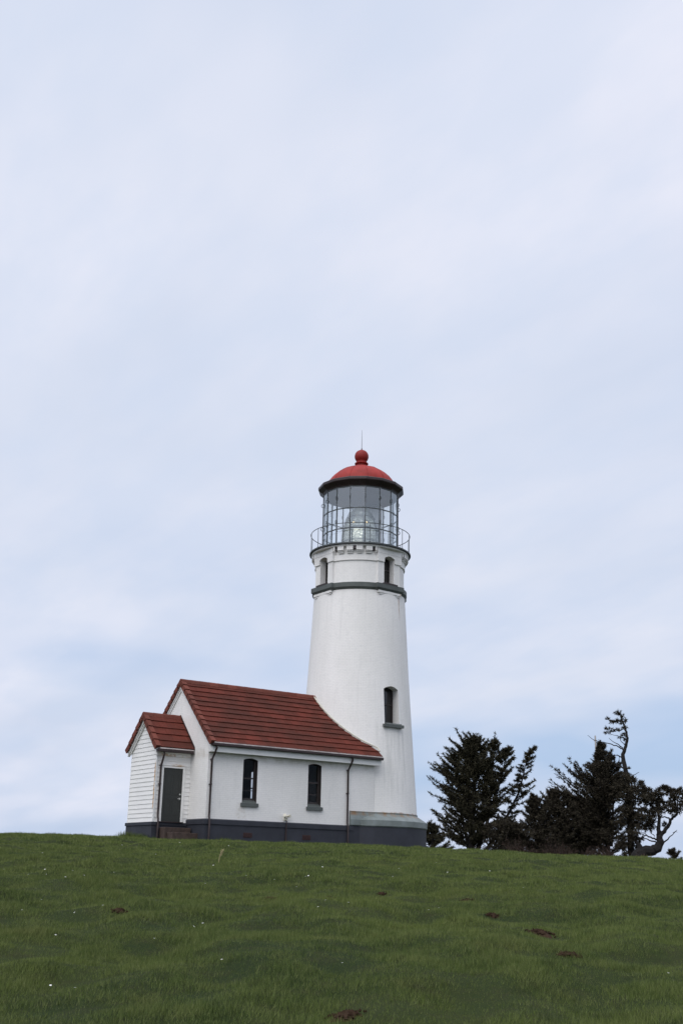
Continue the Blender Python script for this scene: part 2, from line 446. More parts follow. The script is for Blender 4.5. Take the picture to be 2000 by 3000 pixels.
def boolean(o, cutters, mats=()):
    """apply difference cutters to o's mesh and drop the cutters"""
    for c in cutters:
        md = o.modifiers.new('cut', 'BOOLEAN'); md.operation = 'DIFFERENCE'; md.solver = 'EXACT'; md.object = c
    bpy.context.view_layer.update()
    dg = bpy.context.evaluated_depsgraph_get()
    me = bpy.data.meshes.new_from_object(o.evaluated_get(dg), depsgraph=dg)
    o.modifiers.clear(); old = o.data; o.data = me; bpy.data.meshes.remove(old)
    for c in cutters:
        cm = c.data; bpy.data.objects.remove(c); bpy.data.meshes.remove(cm)

def ray(px, py):
    d = _F+_R*(px-1000)/FPX-_U*(py-1500)/FPX
    return d
def at_dist(px, py, D):
    """point on the sight line at horizontal distance D"""
    d = ray(px, py); h = math.hypot(d[0], d[1]); return CAM+d*(D/h)

# ------------------------------------------------------------------ the ground
FX, FY = math.cos(YAW), math.sin(YAW)
_rn = np.random.default_rng(3)
_waves = [(_rn.uniform(0, 2*math.pi), 2*math.pi/lam, _rn.uniform(0, 6.28), amp) for lam, amp, k in
          ((9, 0.022, 4), (4.2, 0.016, 6), (1.9, 0.013, 8), (0.95, 0.011, 10)) for _ in range(k)]
def ground(X, Y):
    X = np.asarray(X, float); Y = np.asarray(Y, float)
    dx, dy = X-CAM[0], Y-CAM[1]
    s = dx*FX+dy*FY; l = dx*FY-dy*FX
    t = np.clip(43-s, -30, 70)
    base = np.where(t > 0, -(0.028*t+0.00085*t*t), 0.0)
    lat = np.interp(l, [-60, -13, -9, -5.2, 0, 3.2, 5.2, 7.8, 13, 60], [0.05, 0.0, -0.03, -0.13, -0.17, -0.24, -0.29, -0.38, -0.52, -1.6])
    fall = -0.0006*np.clip(s-92, 0, None)**2
    z = base+lat*np.clip((s-4)/36, 0, 1)+np.maximum(fall, -70)
    b = np.zeros_like(z)
    for a, k, ph, amp in _waves:
        b = b+amp*np.sin(k*(X*math.cos(a)+Y*math.sin(a))+ph)
    near = np.clip((np.hypot(np.clip(X, -10.0, 0)-X, Y)-1.5)/5, 0.15, 1)
    return z+b*near*0.8
def on_ground(px, py):
    d = ray(px, py); h = math.hypot(d[0], d[1])
    ts = np.linspace(4, 60, 2400)/h
    P = CAM[None, :]+ts[:, None]*d[None, :]
    below = P[:, 2] <= ground(P[:, 0], P[:, 1])
    i = int(np.argmax(below)) if below.any() else len(ts)-1
    return P[i, 0], P[i, 1], float(ground(P[i, 0], P[i, 1]))

def grid_mesh(name, xs, ys, fn, mat):
    XX, YY = np.meshgrid(xs, ys); ZZ = fn(XX, YY)
    n, m = len(xs), len(ys)
    V = np.stack([XX, YY, ZZ], -1).reshape(-1, 3)
    idx = np.arange(n*m).reshape(m, n)
    Fq = np.stack([idx[:-1, :-1], idx[:-1, 1:], idx[1:, 1:], idx[1:, :-1]], -1).reshape(-1, 4)
    me = bpy.data.meshes.new(name)
    me.from_pydata(V.tolist(), [], Fq.tolist()); me.update(); me.materials.append(mat)
    me.polygons.foreach_set('use_smooth', [True]*len(me.polygons))
    o = bpy.data.objects.new(name, me); COL.objects.link(o); return o
def axis(lo, a, b, hi, fine, coarse):
    return np.concatenate([np.arange(lo, a, coarse), np.arange(a, b, fine), np.arange(b, hi, coarse)])
g = grid_mesh('ground', axis(-220, -38, 32, 260, 0.2, 6.0), axis(-220, -48, 34, 260, 0.2, 6.0), ground, MAT['ground'])
tag(g, kind='structure')
wb = MB(); wb.add([(-30000, -30000, -62), (30000, -30000, -62), (30000, 30000, -62), (-30000, 30000, -62)], [(0, 1, 2, 3)])
tag(wb.build('sea', MAT['water']), kind='structure')

# ------------------------------------------------------------------ lighthouse tower
lh = empty('lighthouse', 'tall round white lighthouse tower with red domed glass lantern on top', 'lighthouse')
SH = [(2.700, -0.1), (2.60, 1.20), (2.41, 4.25), (2.225, 7.23), (2.056, 10.59), (2.045, 10.8)]
def shaft_r(z): return float(np.interp(z, [q[1] for q in SH], [q[0] for q in SH]))
sm = MB().lathe(SH, 240)
shaft = sm.build('tower_wall', MAT['tower_white'], lh)
def arch_poly(x0, x1, z0, zs, rise, n=10):
    """opening outline: straight sides to the springing zs, segmental arch of given rise"""
    pts = [(x0, z0), (x1, z0), (x1, zs)]
    c = (x0+x1)/2; hw = (x1-x0)/2
    rr = (hw*hw+rise*rise)/(2*rise); cz = zs+rise-rr; a = math.asin(hw/rr)
    for i in range(1, n): 
        t = a-2*a*i/n; pts.append((c+rr*math.sin(t), cz+rr*math.cos(t)))
    pts.append((x0, zs)); return pts
def rot_fn(az, d0, d1):
    """wall facing azimuth az: local u runs to the viewer's right when looking at the wall"""
    n = (math.cos(az), math.sin(az)); u = (-math.sin(az), math.cos(az))
    def fn(p, k):
        d = d1 if k else d0
        return (n[0]*d+u[0]*p[0], n[1]*d+u[1]*p[0], p[1])
    return fn
def lower_poly(p, e):
    return p
AZS = math.pi*1.5                       # facing -Y
cut = MB().prism(arch_poly(-0.30, 0.50, 4.93, 6.38, 0.13), rot_fn(AZS, 1.78, 2.8)).build('cut', None)
boolean(shaft, [cut])

def sash(parent, az, x0, x1, z0, zs, rise, d, mat_frame, glass, fw=0.05, name='window', mid=True):
    """arched sash window set at distance d from the axis, in wall facing az"""
    f = MB()
    out = arch_poly(x0, x1, z0, zs, rise); inn = arch_poly(x0+fw, x1-fw, z0+fw*1.3, zs-0.01, rise*0.8)
    f0 = rot_fn(az, d-0.03, d+0.03)
    n = len(out)
    vs = [f0(p, 1) for p in out]+[f0(p, 1) for p in inn]+[f0(p, 0) for p in out]+[f0(p, 0) for p in inn]
    fs = []
    for i in range(n):
        j = (i+1) % n
        fs += [(i, j, n+j, n+i), (2*n+j, 2*n+i, 3*n+i, 3*n+j), (n+i, n+j, 3*n+j, 3*n+i), (j, i, 2*n+i, 2*n+j)]
    f.add(vs, fs)
    if mid:
        zm = (z0+zs+rise)/2+0.05
        q = [(x0+fw, zm-0.025), (x1-fw, zm-0.025), (x1-fw, zm+0.025), (x0+fw, zm+0.025)]
        f.prism(q, rot_fn(az, d-0.02, d+0.045))
    w = f.build(name, mat_frame, parent)
    p = MB(); q = arch_poly(x0+fw*0.8, x1-fw*0.8, z0+fw, zs-0.01, rise*0.8)
    fn = rot_fn(az, d, d)
    p.add([fn(a, 0) for a in q], [tuple(range(len(q)))])
    pane = p.build('pane', glass, w)
    return w
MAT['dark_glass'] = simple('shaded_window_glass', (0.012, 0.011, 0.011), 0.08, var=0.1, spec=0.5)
w = sash(lh, AZS, -0.30, 0.50, 4.94, 6.38, 0.13, 1.84, MAT['sash'], MAT['dark_glass'], 0.07)
s = MB()
s.prism([(-0.40, 4.76), (0.62, 4.76), (0.62, 4.88), (-0.40, 4.88)], rot_fn(AZS, 2.25, 2.50))
s.hexa([rot_fn(AZS, 1.87, 0)((-0.305, 4.88), 0), rot_fn(AZS, 1.87, 0)((0.505, 4.88), 0), rot_fn(AZS, 2.5, 0)((0.505, 4.88), 0), rot_fn(AZS, 2.5, 0)((-0.305, 4.88), 0)],
       [rot_fn(AZS, 1.87, 0)((-0.305, 4.99), 0), rot_fn(AZS, 1.87, 0)((0.505, 4.99), 0), rot_fn(AZS, 2.46, 0)((0.505, 4.93), 0), rot_fn(AZS, 2.46, 0)((-0.305, 4.93), 0)])
s.build('sill', MAT['grey_green'], w)

# base
MB().lathe([(2.99, -0.6), (2.99, 0.70)], 96).build('base', MAT['slate_blue'], lh, smooth=30)
MB().lathe([(3.0, 0.68), (3.035, 0.72), (3.035, 0.94), (3.02, 0.955), (2.62, 1.205), (2.62, 1.27), (2.55, 1.28)], 96).build('base_skirt', MAT['skirt_grey'], lh, smooth=30)

# straight run of the skirt where it dies into the workroom wall
sk = MB(); pr = [(-2.3, 0.70), (-2.535, 0.70), (-2.56, 0.73), (-2.56, 0.94), (-2.545, 0.955), (-2.475, 1.205), (-2.475, 1.268), (-2.3, 1.27)]
sk.prism(pr, lambda p, k: (-0.7 if k else -2.12, p[0], p[1])); sk.build('skirt_end', MAT['skirt_grey'], lh)
# service room: circle with four flat window bays
BAYS = [AZS+R(4.5), AZS+math.pi/2+R(2), AZS+math.pi+R(1), AZS+1.5*math.pi+R(0.5)]
def outline(rc, d, hw, nper=14):
    """closed plan outline: circle of radius rc with four flat bays at distance d, half width hw"""
    pts = []
    for q in range(4):
        az = BAYS[q]; gap = (BAYS[q+1] if q < 3 else BAYS[0]+2*math.pi)-az
        n = np.array([math.cos(az), math.sin(az)]); u = np.array([-math.sin(az), math.cos(az)])
        e = math.asin(min(0.99, hw/rc))
        side = math.sqrt(max(rc*rc-hw*hw, 0))
        pts.append(n*side-u*hw)
        if abs(d-side) > 1e-4: pts += [n*d-u*hw, n*d+u*hw, n*side+u*hw]
        else: pts += [n*d+u*hw]
        for i in range(1, nper):
            a = az+e+(gap-2*e)*i/nper
            pts.append(np.array([math.cos(a), math.sin(a)])*rc)
    return pts
def slab(mb, z0, z1, o0, o1=None, rc=2.0, d=1.985, hw=0.65):
    A = outline(rc+o0, d+o0, hw+o0); B = outline(rc+(o0 if o1 is None else o1), d+(o0 if o1 is None else o1), hw+(o0 if o1 is None else o1))
    n = len(A)
    vs = [(*p, z0) for p in A]+[(*p, z1) for p in B]
    mb.add(vs, [tuple(range(n))[::-1], tuple(range(n, 2*n))]+[(i, (i+1) % n, n+(i+1) % n, n+i) for i in range(n)])
    return mb
sr = MB(); slab(sr, 10.78, 12.68, 0.0)
service = sr.build('service_room_wall', MAT['tower_white'], lh)
cuts = []
for az in (BAYS[0], BAYS[3]):
    cuts.append(MB().prism(arch_poly(-0.29, 0.29, 11.07, 12.20, 0.10), rot_fn(az, 1.60, 2.6)).build('cut', None))
boolean(service, cuts)
for az in (BAYS[0], BAYS[3]):
    w = sash(lh, az, -0.29, 0.29, 11.08, 12.20, 0.10, 1.66, MAT['sash'], MAT['dark_glass'], 0.05)
    s = MB(); s.prism([(-0.40, 11.0), (0.40, 11.0), (0.40, 11.06), (-0.40, 11.06)], rot_fn(az, 1.9, 2.13))
    s.hexa([rot_fn(az, 1.68, 0)((-0.285, 11.06), 0), rot_fn(az, 1.68, 0)((0.285, 11.06), 0), rot_fn(az, 2.1, 0)((0.285, 11.06), 0), rot_fn(az, 2.1, 0)((-0.285, 11.06), 0)],
           [rot_fn(az, 1.68, 0)((-0.285, 11.12), 0), rot_fn(az, 1.68, 0)((0.285, 11.12), 0), rot_fn(az, 2.1, 0)((0.285, 11.08), 0), rot_fn(az, 2.1, 0)((-0.285, 11.08), 0)])
    s.build('sill', MAT['brown'], w)
b = MB(); slab(b, 10.80, 11.0, 0.135); slab(b, 10.70, 10.798, 0.06, 0.13)
b.build('belt_course', MAT['grey_green'], lh)
# stepped white brackets under each bay
b = MB()
for q in range(4):
    az = BAYS[q]
    b = MB()
    b.prism([(-0.66, 10.60), (0.66, 10.60), (0.66, 10.698), (-0.66, 10.698)], rot_fn(az, 1.5, 2.06))
    b.prism([(-0.60, 10.53), (-0.36, 10.53), (-0.36, 10.598), (-0.60, 10.598)], rot_fn(az, 1.5, 2.03))
    b.prism([(0.36, 10.53), (0.60, 10.53), (0.60, 10.598), (0.36, 10.598)], rot_fn(az, 1.5, 2.03))
    b.build('bay_bracket', MAT['tower_white'], lh)
# moulded string course and the thicker wall above, broken by the windows
st = MB(); slab(st, 11.80, 11.87, 0.055); slab(st, 11.925, 12.02, 0.10); slab(st, 11.87, 11.925, 0.012)
string = st.build('string_course', MAT['tower_white'], lh)
up_ = MB(); slab(up_, 12.02, 12.40, 0.05); slab(up_, 12.40, 12.69, 0.06)
upper = up_.build('corbel_wall', MAT['tower_white'], lh)
c1 = [MB().prism(arch_poly(-0.295, 0.295, 11.06, 12.205, 0.10), rot_fn(az, 1.60, 2.6)).build('cut', None) for az in (BAYS[0], BAYS[3])]
c2 = [MB().prism(arch_poly(-0.30, 0.30, 11.05, 12.21, 0.10), rot_fn(az, 1.60, 2.6)).build('cut', None) for az in (BAYS[0], BAYS[3])]
boolean(string, c1); boolean(upper, c2)
def arc_block(mb, a0, a1, r0, r1, z0, z1, n=5):
    A = [a0+(a1-a0)*i/n for i in range(n+1)]
    poly = [(r1*math.cos(a), r1*math.sin(a)) for a in A]+[(r0*math.cos(a), r0*math.sin(a)) for a in A[::-1]]
    mb.prism(poly, lambda p, k: (p[0], p[1], z1 if k else z0))
co = MB(); dr = MB()
for q in range(4):
    nb_ = BAYS[q+1] if q < 3 else BAYS[0]+2*math.pi
    c = (BAYS[q]+nb_)/2
    e = (nb_-BAYS[q])/2-R(20.7)
    edges = []
    a = -e
    seq = [1.6, 'g', 7.2, 'g', 7.2, 'g', 7.2, 'g', 7.2, 'g', 1.6]
    k = 2*math.degrees(e)/(4*7.2+5*3.7+3.2)
    gi = 0
    for it in seq:
        if it == 'g':
            w_ = R(3.7*k)
            if gi in (0, 2, 4): dr = MB(); arc_block(dr, c+a+0.002, c+a+w_-0.002, 2.0, 2.10 if gi != 2 else 2.2, 12.44 if gi != 2 else 12.50, 12.625); dr.build('drain_opening', MAT['brown'], lh)
            gi += 1
        else:
            w_ = R(it*k)
            arc_block(co, c+a, c+a+w_, 2.0, 2.20, 12.44, 12.63)
            arc_block(co, c+a+0.001, c+a+w_-0.001, 2.0, 2.155, 12.385, 12.425)
            arc_block(co, c+a+0.012, c+a+w_-0.012, 2.0, 2.09, 12.37, 12.45)
            arc_block(co, c+a+0.004, c+a+w_-0.004, 2.0, 2.11, 12.32, 12.37)
        a += w_
co.lathe([(2.0, 12.625), (2.205, 12.63), (2.225, 12.66), (2.225, 12.69), (2.0, 12.695)], 96)
co.build('corbel_table', MAT['tower_white'], lh, smooth=25)
# gallery
MB().lathe([(1.5, 12.688), (2.24, 12.69), (2.315, 12.715), (2.315, 12.765), (2.29, 12.78), (1.6, 12.782)], 96).build('gallery_deck', MAT['iron'], lh, smooth=30)
MB().lathe([(1.59, 12.70), (1.59, 12.786), (0.02, 12.79)], 48).build('lantern_floor', MAT['ceiling'], lh)  # floor given a pale colour to bounce light onto the ceiling
rail = MB()
ring = [(2.27*math.cos(2*math.pi*i/72), 2.27*math.sin(2*math.pi*i/72), 13.66) for i in range(73)]
rail.tube(ring, 0.016, 6, caps=False)
railing = rail.build('railing', MAT['iron'], lh, smooth=40)
for i in range(16):
    a = R(-126.1+11.0+22.5*i)
    c, s_ = math.cos(a), math.sin(a)
    p = MB(); p.tube([(2.27*c, 2.27*s_, 12.765), (2.27*c, 2.27*s_, 13.66)], 0.013, 6)
    p.tube([(2.27*c, 2.27*s_, 12.765), (2.27*c, 2.27*s_, 12.80)], 0.03, 6)
    p.build('post', MAT['iron'], railing)

# lantern: sixteen sides
A0 = R(-119.5)
RG = 1.74
def ga(i): return A0+i*math.pi/8
rows = (12.80, 13.60, 14.54, 15.60)
pv = MB()
for i in range(16):
    a, b2 = ga(i), ga(i+1)
    for z0, z1 in zip(rows[:-1], rows[1:]):
        pv.add([(RG*math.cos(a), RG*math.sin(a), z0), (RG*math.cos(b2), RG*math.sin(b2), z0), (RG*math.cos(b2), RG*math.sin(b2), z1), (RG*math.cos(a), RG*math.sin(a), z1)], [(0, 1, 2, 3)])
pv.build('lantern_glazing', MAT['lantern_glass'], lh)
fr = MB()
for i in range(16):
    a = ga(i); c, s_ = math.cos(a), math.sin(a); u = (-s_, c)
    q = [(RG-0.05, -0.018), (RG+0.02, -0.018), (RG+0.02, 0.018), (RG-0.05, 0.018)]
    fr.prism(q, lambda p, k: (c*p[0]+u[0]*p[1], s_*p[0]+u[1]*p[1], 15.62 if k else 12.78))
    a2 = ga(i+1)
    for zz, hh in ((12.80, 0.05), (13.60, 0.02), (14.54, 0.02), (15.57, 0.04)):
        P = lambda r_, an, z_: (r_*math.cos(an), r_*math.sin(an), z_)
        da = 0.009
        fr.hexa([P(RG-0.035, a+da, zz-hh), P(RG+0.012, a+da, zz-hh), P(RG+0.012, a2-da, zz-hh), P(RG-0.035, a2-da, zz-hh)],
                [P(RG-0.035, a+da, zz+hh), P(RG+0.012, a+da, zz+hh), P(RG+0.012, a2-da, zz+hh), P(RG-0.035, a2-da, zz+hh)])
frame = fr.build('lantern_frame', MAT['iron'], lh)
for i in range(16):
    a = ga(i); c, s_ = math.cos(a), math.sin(a)
    for zz in (13.93, 15.06):
        h = MB()
        pts = []
        for t in np.linspace(-1.45, 1.45, 9):
            rr = RG+0.015+0.075*math.cos(t); pts.append((rr*c, rr*s_, zz+0.085*math.sin(t)))
        h.tube(pts, 0.015, 5)
        h.build('handle', MAT['iron'], frame)
# cornice, dome, finial
co2 = MB().lathe([(1.70, 15.58), (1.77, 15.585), (1.80, 15.64), (1.985, 15.80), (2.0, 15.83), (2.0, 15.93), (1.97, 15.96), (1.56, 16.02), (1.50, 15.70)], 16, A0)
co2.build('lantern_cornice', MAT['brown'], lh)
dome = MB().lathe([(1.62, 15.99), (1.60, 16.10), (1.50, 16.30), (1.34, 16.51), (1.12, 16.71), (0.86, 16.87), (0.58, 16.98), (0.40, 17.03), (0.31, 17.07), (0.2, 17.09)], 48, A0)
dome.build('dome', MAT['red'], lh, smooth=50)
ribs = MB()
prof = [(1.60, 16.10), (1.50, 16.30), (1.34, 16.51), (1.12, 16.71), (0.86, 16.87), (0.58, 16.98), (0.40, 17.03)]
for i in range(12):
    a = R(-126.1-19+30*i); ribs.tube([(r_*1.001*math.cos(a), r_*1.004*math.sin(a), z_) for r_, z_ in prof], 0.010, 4)
ribs.build('dome_seam', MAT['red_dark'], lh)
fin = [(0.36, 17.02), (0.33, 17.07), (0.25, 17.11), (0.24, 17.19), (0.31, 17.21), (0.325, 17.235), (0.31, 17.26), (0.235, 17.285), (0.245, 17.34)]
for t in np.linspace(-0.80, 1.45, 16): fin.append((0.33*math.cos(t), 17.60+0.33*math.sin(t)))
fin.append((0.02, 17.935))
MB().lathe(fin, 32).build('finial', MAT['red_dark'], lh, smooth=40)
MB().tube([(0, 0, 17.92), (0, 0, 18.0), (0, 0, 18.03), (0, 0, 18.94)], [0.03, 0.028, 0.012, 0.005], 6).build('lightning_rod', MAT['brown'], lh)
# inside the lantern
def cloth(name, col):
    m = bpy.data.materials.new(name); m.use_nodes = True; nt = m.node_tree; nt.nodes.clear(); t = NT(nt)
    a = t.n('ShaderNodeBsdfDiffuse'); b = t.n('ShaderNodeBsdfTranslucent')
    f = t.noise(t.pos(), 5.0, 3)
    c = t.mix(f, col, tuple(v*0.85 for v in col)); t.put(a.inputs[0], c); t.put(b.inputs[0], c)
    x = t.n('ShaderNodeMixShader'); x.inputs[0].default_value = 0.6; t.put(x.inputs[1], a.outputs[0]); t.put(x.inputs[2], b.outputs[0])
    o = t.n('ShaderNodeOutputMaterial'); t.put(o.inputs[0], x.outputs[0]); return m
MAT['curtain'] = cloth('white_curtain_cloth', (0.85, 0.83, 0.82))
MB().lathe([(1.72, 15.60), (1.45, 15.62), (0.9, 15.80), (0.9, 15.82), (1.5, 15.70), (1.72, 15.66)], 48, 0, False).build('lantern_ceiling', MAT['ceiling'], lh, smooth=40)
MB().lathe([(0.92, 15.79), (0.4, 15.95), (0.02, 15.97)], 32, 0, False).build('dome_lining', MAT['ceiling'], lh, smooth=40)
rg = MB(); rg.tube([(1.12*math.cos(t), 1.12*math.sin(t), 15.52) for t in np.linspace(0, 2*math.pi, 49)], 0.025, 6, False)
for t in np.linspace(0, 2*math.pi, 9)[:-1]: rg.tube([(1.12*math.cos(t), 1.12*math.sin(t), 15.52), (1.12*math.cos(t), 1.12*math.sin(t), 15.68)], 0.012, 5)
rg.build('curtain_ring', MAT['iron'], lh)
lm, lnt, lb = new_mat('lens_glass', (0.50, 0.54, 0.46), 0.10, 0.75, 0.9)
tt = NT(lnt); pp = tt.pos(); tt.put(lb.inputs['Base Color'], tt.mix(tt.ramp(tt.noise(tt.vscale(pp, (3, 3, 9)), 2.5, 3), [(0.35, 0.0), (0.65, 1.0)]), (0.42, 0.43, 0.38), (0.92, 0.92, 0.86)))
lens = MB()
# beehive profile as a saw-tooth of prism rings
Lp = [(0.80, 12.95), (0.83, 13.30), (0.83, 13.65), (0.78, 14.0), (0.67, 14.40), (0.52, 14.75), (0.34, 15.05)]
zr = [q[1] for q in Lp]; rrr = [q[0] for q in Lp]
prof = []
z = 12.95
while z < 15.02:
    h = 0.075
    prof.append((float(np.interp(z, zr, rrr))-0.045, z+0.004)); prof.append((float(np.interp(z+h, zr, rrr))+0.02, z+h*0.55)); z += h
prof.append((0.05, 15.1))
lens.lathe(prof, 24)
lobj = lens.build('lens', lm, lh)
lf = MB()
for i in range(8):
    a = i*math.pi/4+A0+0.1
    lf.tube([((r_+0.03)*math.cos(a), (r_+0.03)*math.sin(a), z_) for r_, z_ in Lp], 0.016, 5)
for z_ in (12.93, 13.32, 13.95, 14.5, 15.07):
    r_ = float(np.interp(z_, zr, rrr))+0.03
    lf.tube([(r_*math.cos(t), r_*math.sin(t), z_) for t in np.linspace(0, 2*math.pi, 33)], 0.016, 5, False)
lf.lathe([(0.3, 15.07), (0.22, 15.15), (0.06, 15.3), (0.04, 15.55)], 16)
lf.build('lens_frame', MAT['iron'], lobj)
MB().lathe([(0.86, 12.79), (0.86, 12.90), (0.74, 12.94)], 32).build('lens_pedestal', MAT['iron'], lobj)
bm_, bnt, bb = new_mat('warm_sparkle', (1, 0.8, 0.5), 0.4); bb.inputs['Emission Color'].default_value = (1.0, 0.72, 0.32, 1); bb.inputs['Emission Strength'].default_value = 3.0  # glowing beads added for the warm sparkles on the lens
for an in (-25, 22):
    a = R(-126.1+an)
    r_ = 0.78
    m_ = MB(); m_.lathe([(0.004, -0.03), (0.026, -0.012), (0.03, 0.0), (0.026, 0.014), (0.004, 0.03)], 10)
    o = m_.build('lens_sparkle', bm_, lobj, smooth=60); o.location = (r_*math.cos(a), r_*math.sin(a), 14.14)
cu = MB()
N = 60; vs = []; 
for k, zz in enumerate(np.linspace(15.50, 12.95, 14)):
    for i in range(N+1):
        f = i/N; a = R(-126.1+180-44+f*28)
        spread = 1.0
        r_ = 1.42+0.03*math.sin(f*55+k*0.15)+0.02*math.sin(f*23)
        vs.append((r_*math.cos(a), r_*math.sin(a), zz))
fs = [(k*(N+1)+i, k*(N+1)+i+1, (k+1)*(N+1)+i+1, (k+1)*(N+1)+i) for k in range(13) for i in range(N)]
cu.add(vs, fs); cobj = cu.build('curtain', MAT['curtain'], lh, smooth=60)

# ------------------------------------------------------------------ the workroom beside the tower, with its porch
hs = empty('lighthouse_workroom', 'low white brick building with red tiled roof and porch joined to the tower', 'building', loc=(-8.54, 0, 0))
def hb(mb, name, mat, parent=None, **kw):
    o = mb.build(name, mat, None, **kw)
    o.parent = parent or hs
    o.matrix_parent_inverse = Matrix.Translation((8.54, 0, 0)) if (parent is None or parent is hs) else Matrix.Identity(4)
    return o
W, XG, XE = 2.45, -8.645, -0.9
HR, HE, YE, SL = 6.055, 3.446, 2.794, 0.934
def roof_z(y): return HR-SL*abs(y)
# shell
def pent(w, z0, top):
    return [(-w, z0), (w, z0), (w, roof_z(w)-top), (0, roof_z(0)-top), (-w, roof_z(w)-top)]
shell = MB().prism(pent(W, 0.52, 0.16), lambda p, k: (XE if k else XG, p[0], p[1])).build('wall', MAT['house_white'])
inner = MB().prism(pent(W-0.28, 0.6, 0.34), lambda p, k: (XE+0.5 if k else XG+0.28, p[0], p[1])).build('cut', None)
WIN = [(-7.13, -6.49), (-4.16, -3.53)]
cw = [inner]
for x0, x1 in WIN:
    cw.append(MB().prism(arch_poly(x0, x1, 1.30, 2.92, 0.07), lambda p, k: (p[0]+(0.17 if k else -0.002), 3.0 if k else -3.0, p[1])).build('cut', None))
boolean(shell, cw)
shell.parent = hs; shell.matrix_parent_inverse = Matrix.Translation((8.54, 0, 0))
# dark room lining, 5 mm inside the masonry, with the window openings cut through it
lin = MB().prism(pent(W-0.285, 0.605, 0.347), lambda p, k: (XE+0.49 if k else XG+0.285, p[0], p[1])).build('room_lining', MAT['house_inside'])
lc = [MB().prism(pent(W-0.30, 0.62, 0.365), lambda p, k: (XE+0.47 if k else XG+0.30, p[0], p[1])).build('cut', None)]
for x0, x1 in WIN:
    lc.append(MB().prism(arch_poly(x0-0.003, x1+0.003, 1.297, 2.923, 0.07), lambda p, k: (p[0]+(0.17 if k else -0.002), 3.0 if k else -3.0, p[1])).build('cut', None))
boolean(lin, lc); lin.parent = hs; lin.matrix_parent_inverse = Matrix.Translation((8.54, 0, 0))
# windows front and rear
for x0, x1 in WIN:
    for az, sgn in ((AZS, 1), (math.pi/2, -1)):
        xa, xb = (x0+0.012, x1+0.012) if sgn == 1 else (-x1-0.155, -x0-0.155)
        w = sash(None, az, xa+0.002, xb-0.002, 1.42, 2.92, 0.068, W-0.17, MAT['sash'], MAT['glass'], 0.075)
        w.parent = hs; w.matrix_parent_inverse = Matrix.Translation((8.54, 0, 0))
        rv = MB()
        # dark painted reveal lining, a thin liner standing 4 mm proud of the masonry
        out = arch_poly(xa+0.004, xb-0.004, 1.302, 2.917, 0.069); inl = arch_poly(xa+0.014, xb-0.014, 1.312, 2.905, 0.066)
        n = len(out); f0 = rot_fn(az, W-0.26, W-0.004)
        vs = [f0(p, 1) for p in out]+[f0(p, 1) for p in inl]+[f0(p, 0) for p in out]+[f0(p, 0) for p in inl]
        fs = []
        for i in range(n):
            j = (i+1) % n; fs += [(i, j, n+j, n+i), (2*n+j, 2*n+i, 3*n+i, 3*n+j), (n+i, n+j, 3*n+j, 3*n+i)]
        rv.add(vs, fs); rv.build('reveal', MAT['sash'], w)
        s = MB()
        fn = lambda d: rot_fn(az, d, d)
        s.prism([(xa-0.055, 1.195), (xb+0.06, 1.195), (xb+0.06, 1.325), (xa-0.055, 1.325)], rot_fn(az, W-0.1, W+0.075))
        s.hexa([fn(W-0.17)((xa+0.014, 1.326), 0), fn(W-0.17)((xb-0.014, 1.326), 0), fn(W+0.07)((xb-0.014, 1.326), 0), fn(W+0.07)((xa+0.014, 1.326), 0)],
               [fn(W-0.17)((xa+0.014, 1.46), 0), fn(W-0.17)((xb-0.014, 1.46), 0), fn(W+0.06)((xb-0.014, 1.335), 0), fn(W+0.06)((xa+0.014, 1.335), 0)])
        s.build('sill', MAT['grey_green'], w)
        # slim glazing bars of the lower and upper sash
        gb = MB(); xm = (xa+xb)/2
        for zz in (1.80,):
            gb.prism([(xa+0.07, zz-0.012), (xb-0.07, zz-0.012), (xb-0.07, zz+0.012), (xa+0.07, zz+0.012)], rot_fn(az, W-0.185, W-0.155))
        gb.build('glazing_bar', MAT['sash'], w)
# plinth
pl = MB()
pl.box(XG-0.05, -1.2, -W-0.05, W+0.05, -0.7, 0.50)
plinth = hb(pl, 'plinth', MAT['slate_blue'])
pl = MB()
b0, b1, b2 = 0.50, 0.66, 0.675
pl.add([(XG-0.085, -W-0.085, b0), (-1.98, -W-0.085, b0), (-1.98, W+0.085, b0), (XG-0.085, W+0.085, b0),
        (XG-0.085, -W-0.085, b1), (-1.98, -W-0.085, b1), (-1.98, W+0.085, b1), (XG-0.085, W+0.085, b1),
        (XG-0.02, -W-0.02, b2+0.02), (-1.98, -W-0.02, b2+0.02), (-1.98, W+0.02, b2+0.02), (XG-0.02, W+0.02, b2+0.02)],
       [(3, 2, 1, 0), (0, 1, 5, 4), (1, 2, 6, 5), (2, 3, 7, 6), (3, 0, 4, 7), (4, 5, 9, 8), (5, 6, 10, 9), (6, 7, 11, 10), (7, 4, 8, 11), (8, 9, 10, 11)])
hb(pl, 'plinth_ledge', MAT['slate_blue'])
pl = MB(); pl.box(-1.978, -1.4, -W-0.048, W+0.048, 0.502, 0.70); hb(pl, 'plinth_return', MAT['slate_blue'])
for xc in (-6.83, -4.18):
    v = MB(); v.box(xc-0.19, xc+0.19, -W-0.058, -W-0.03, 0.07, 0.25)
    for k in range(4): v.box(xc-0.17, xc+0.17, -W-0.07, -W-0.058, 0.09+k*0.04, 0.108+k*0.04)
    hb(v, 'vent', MAT['vent'])

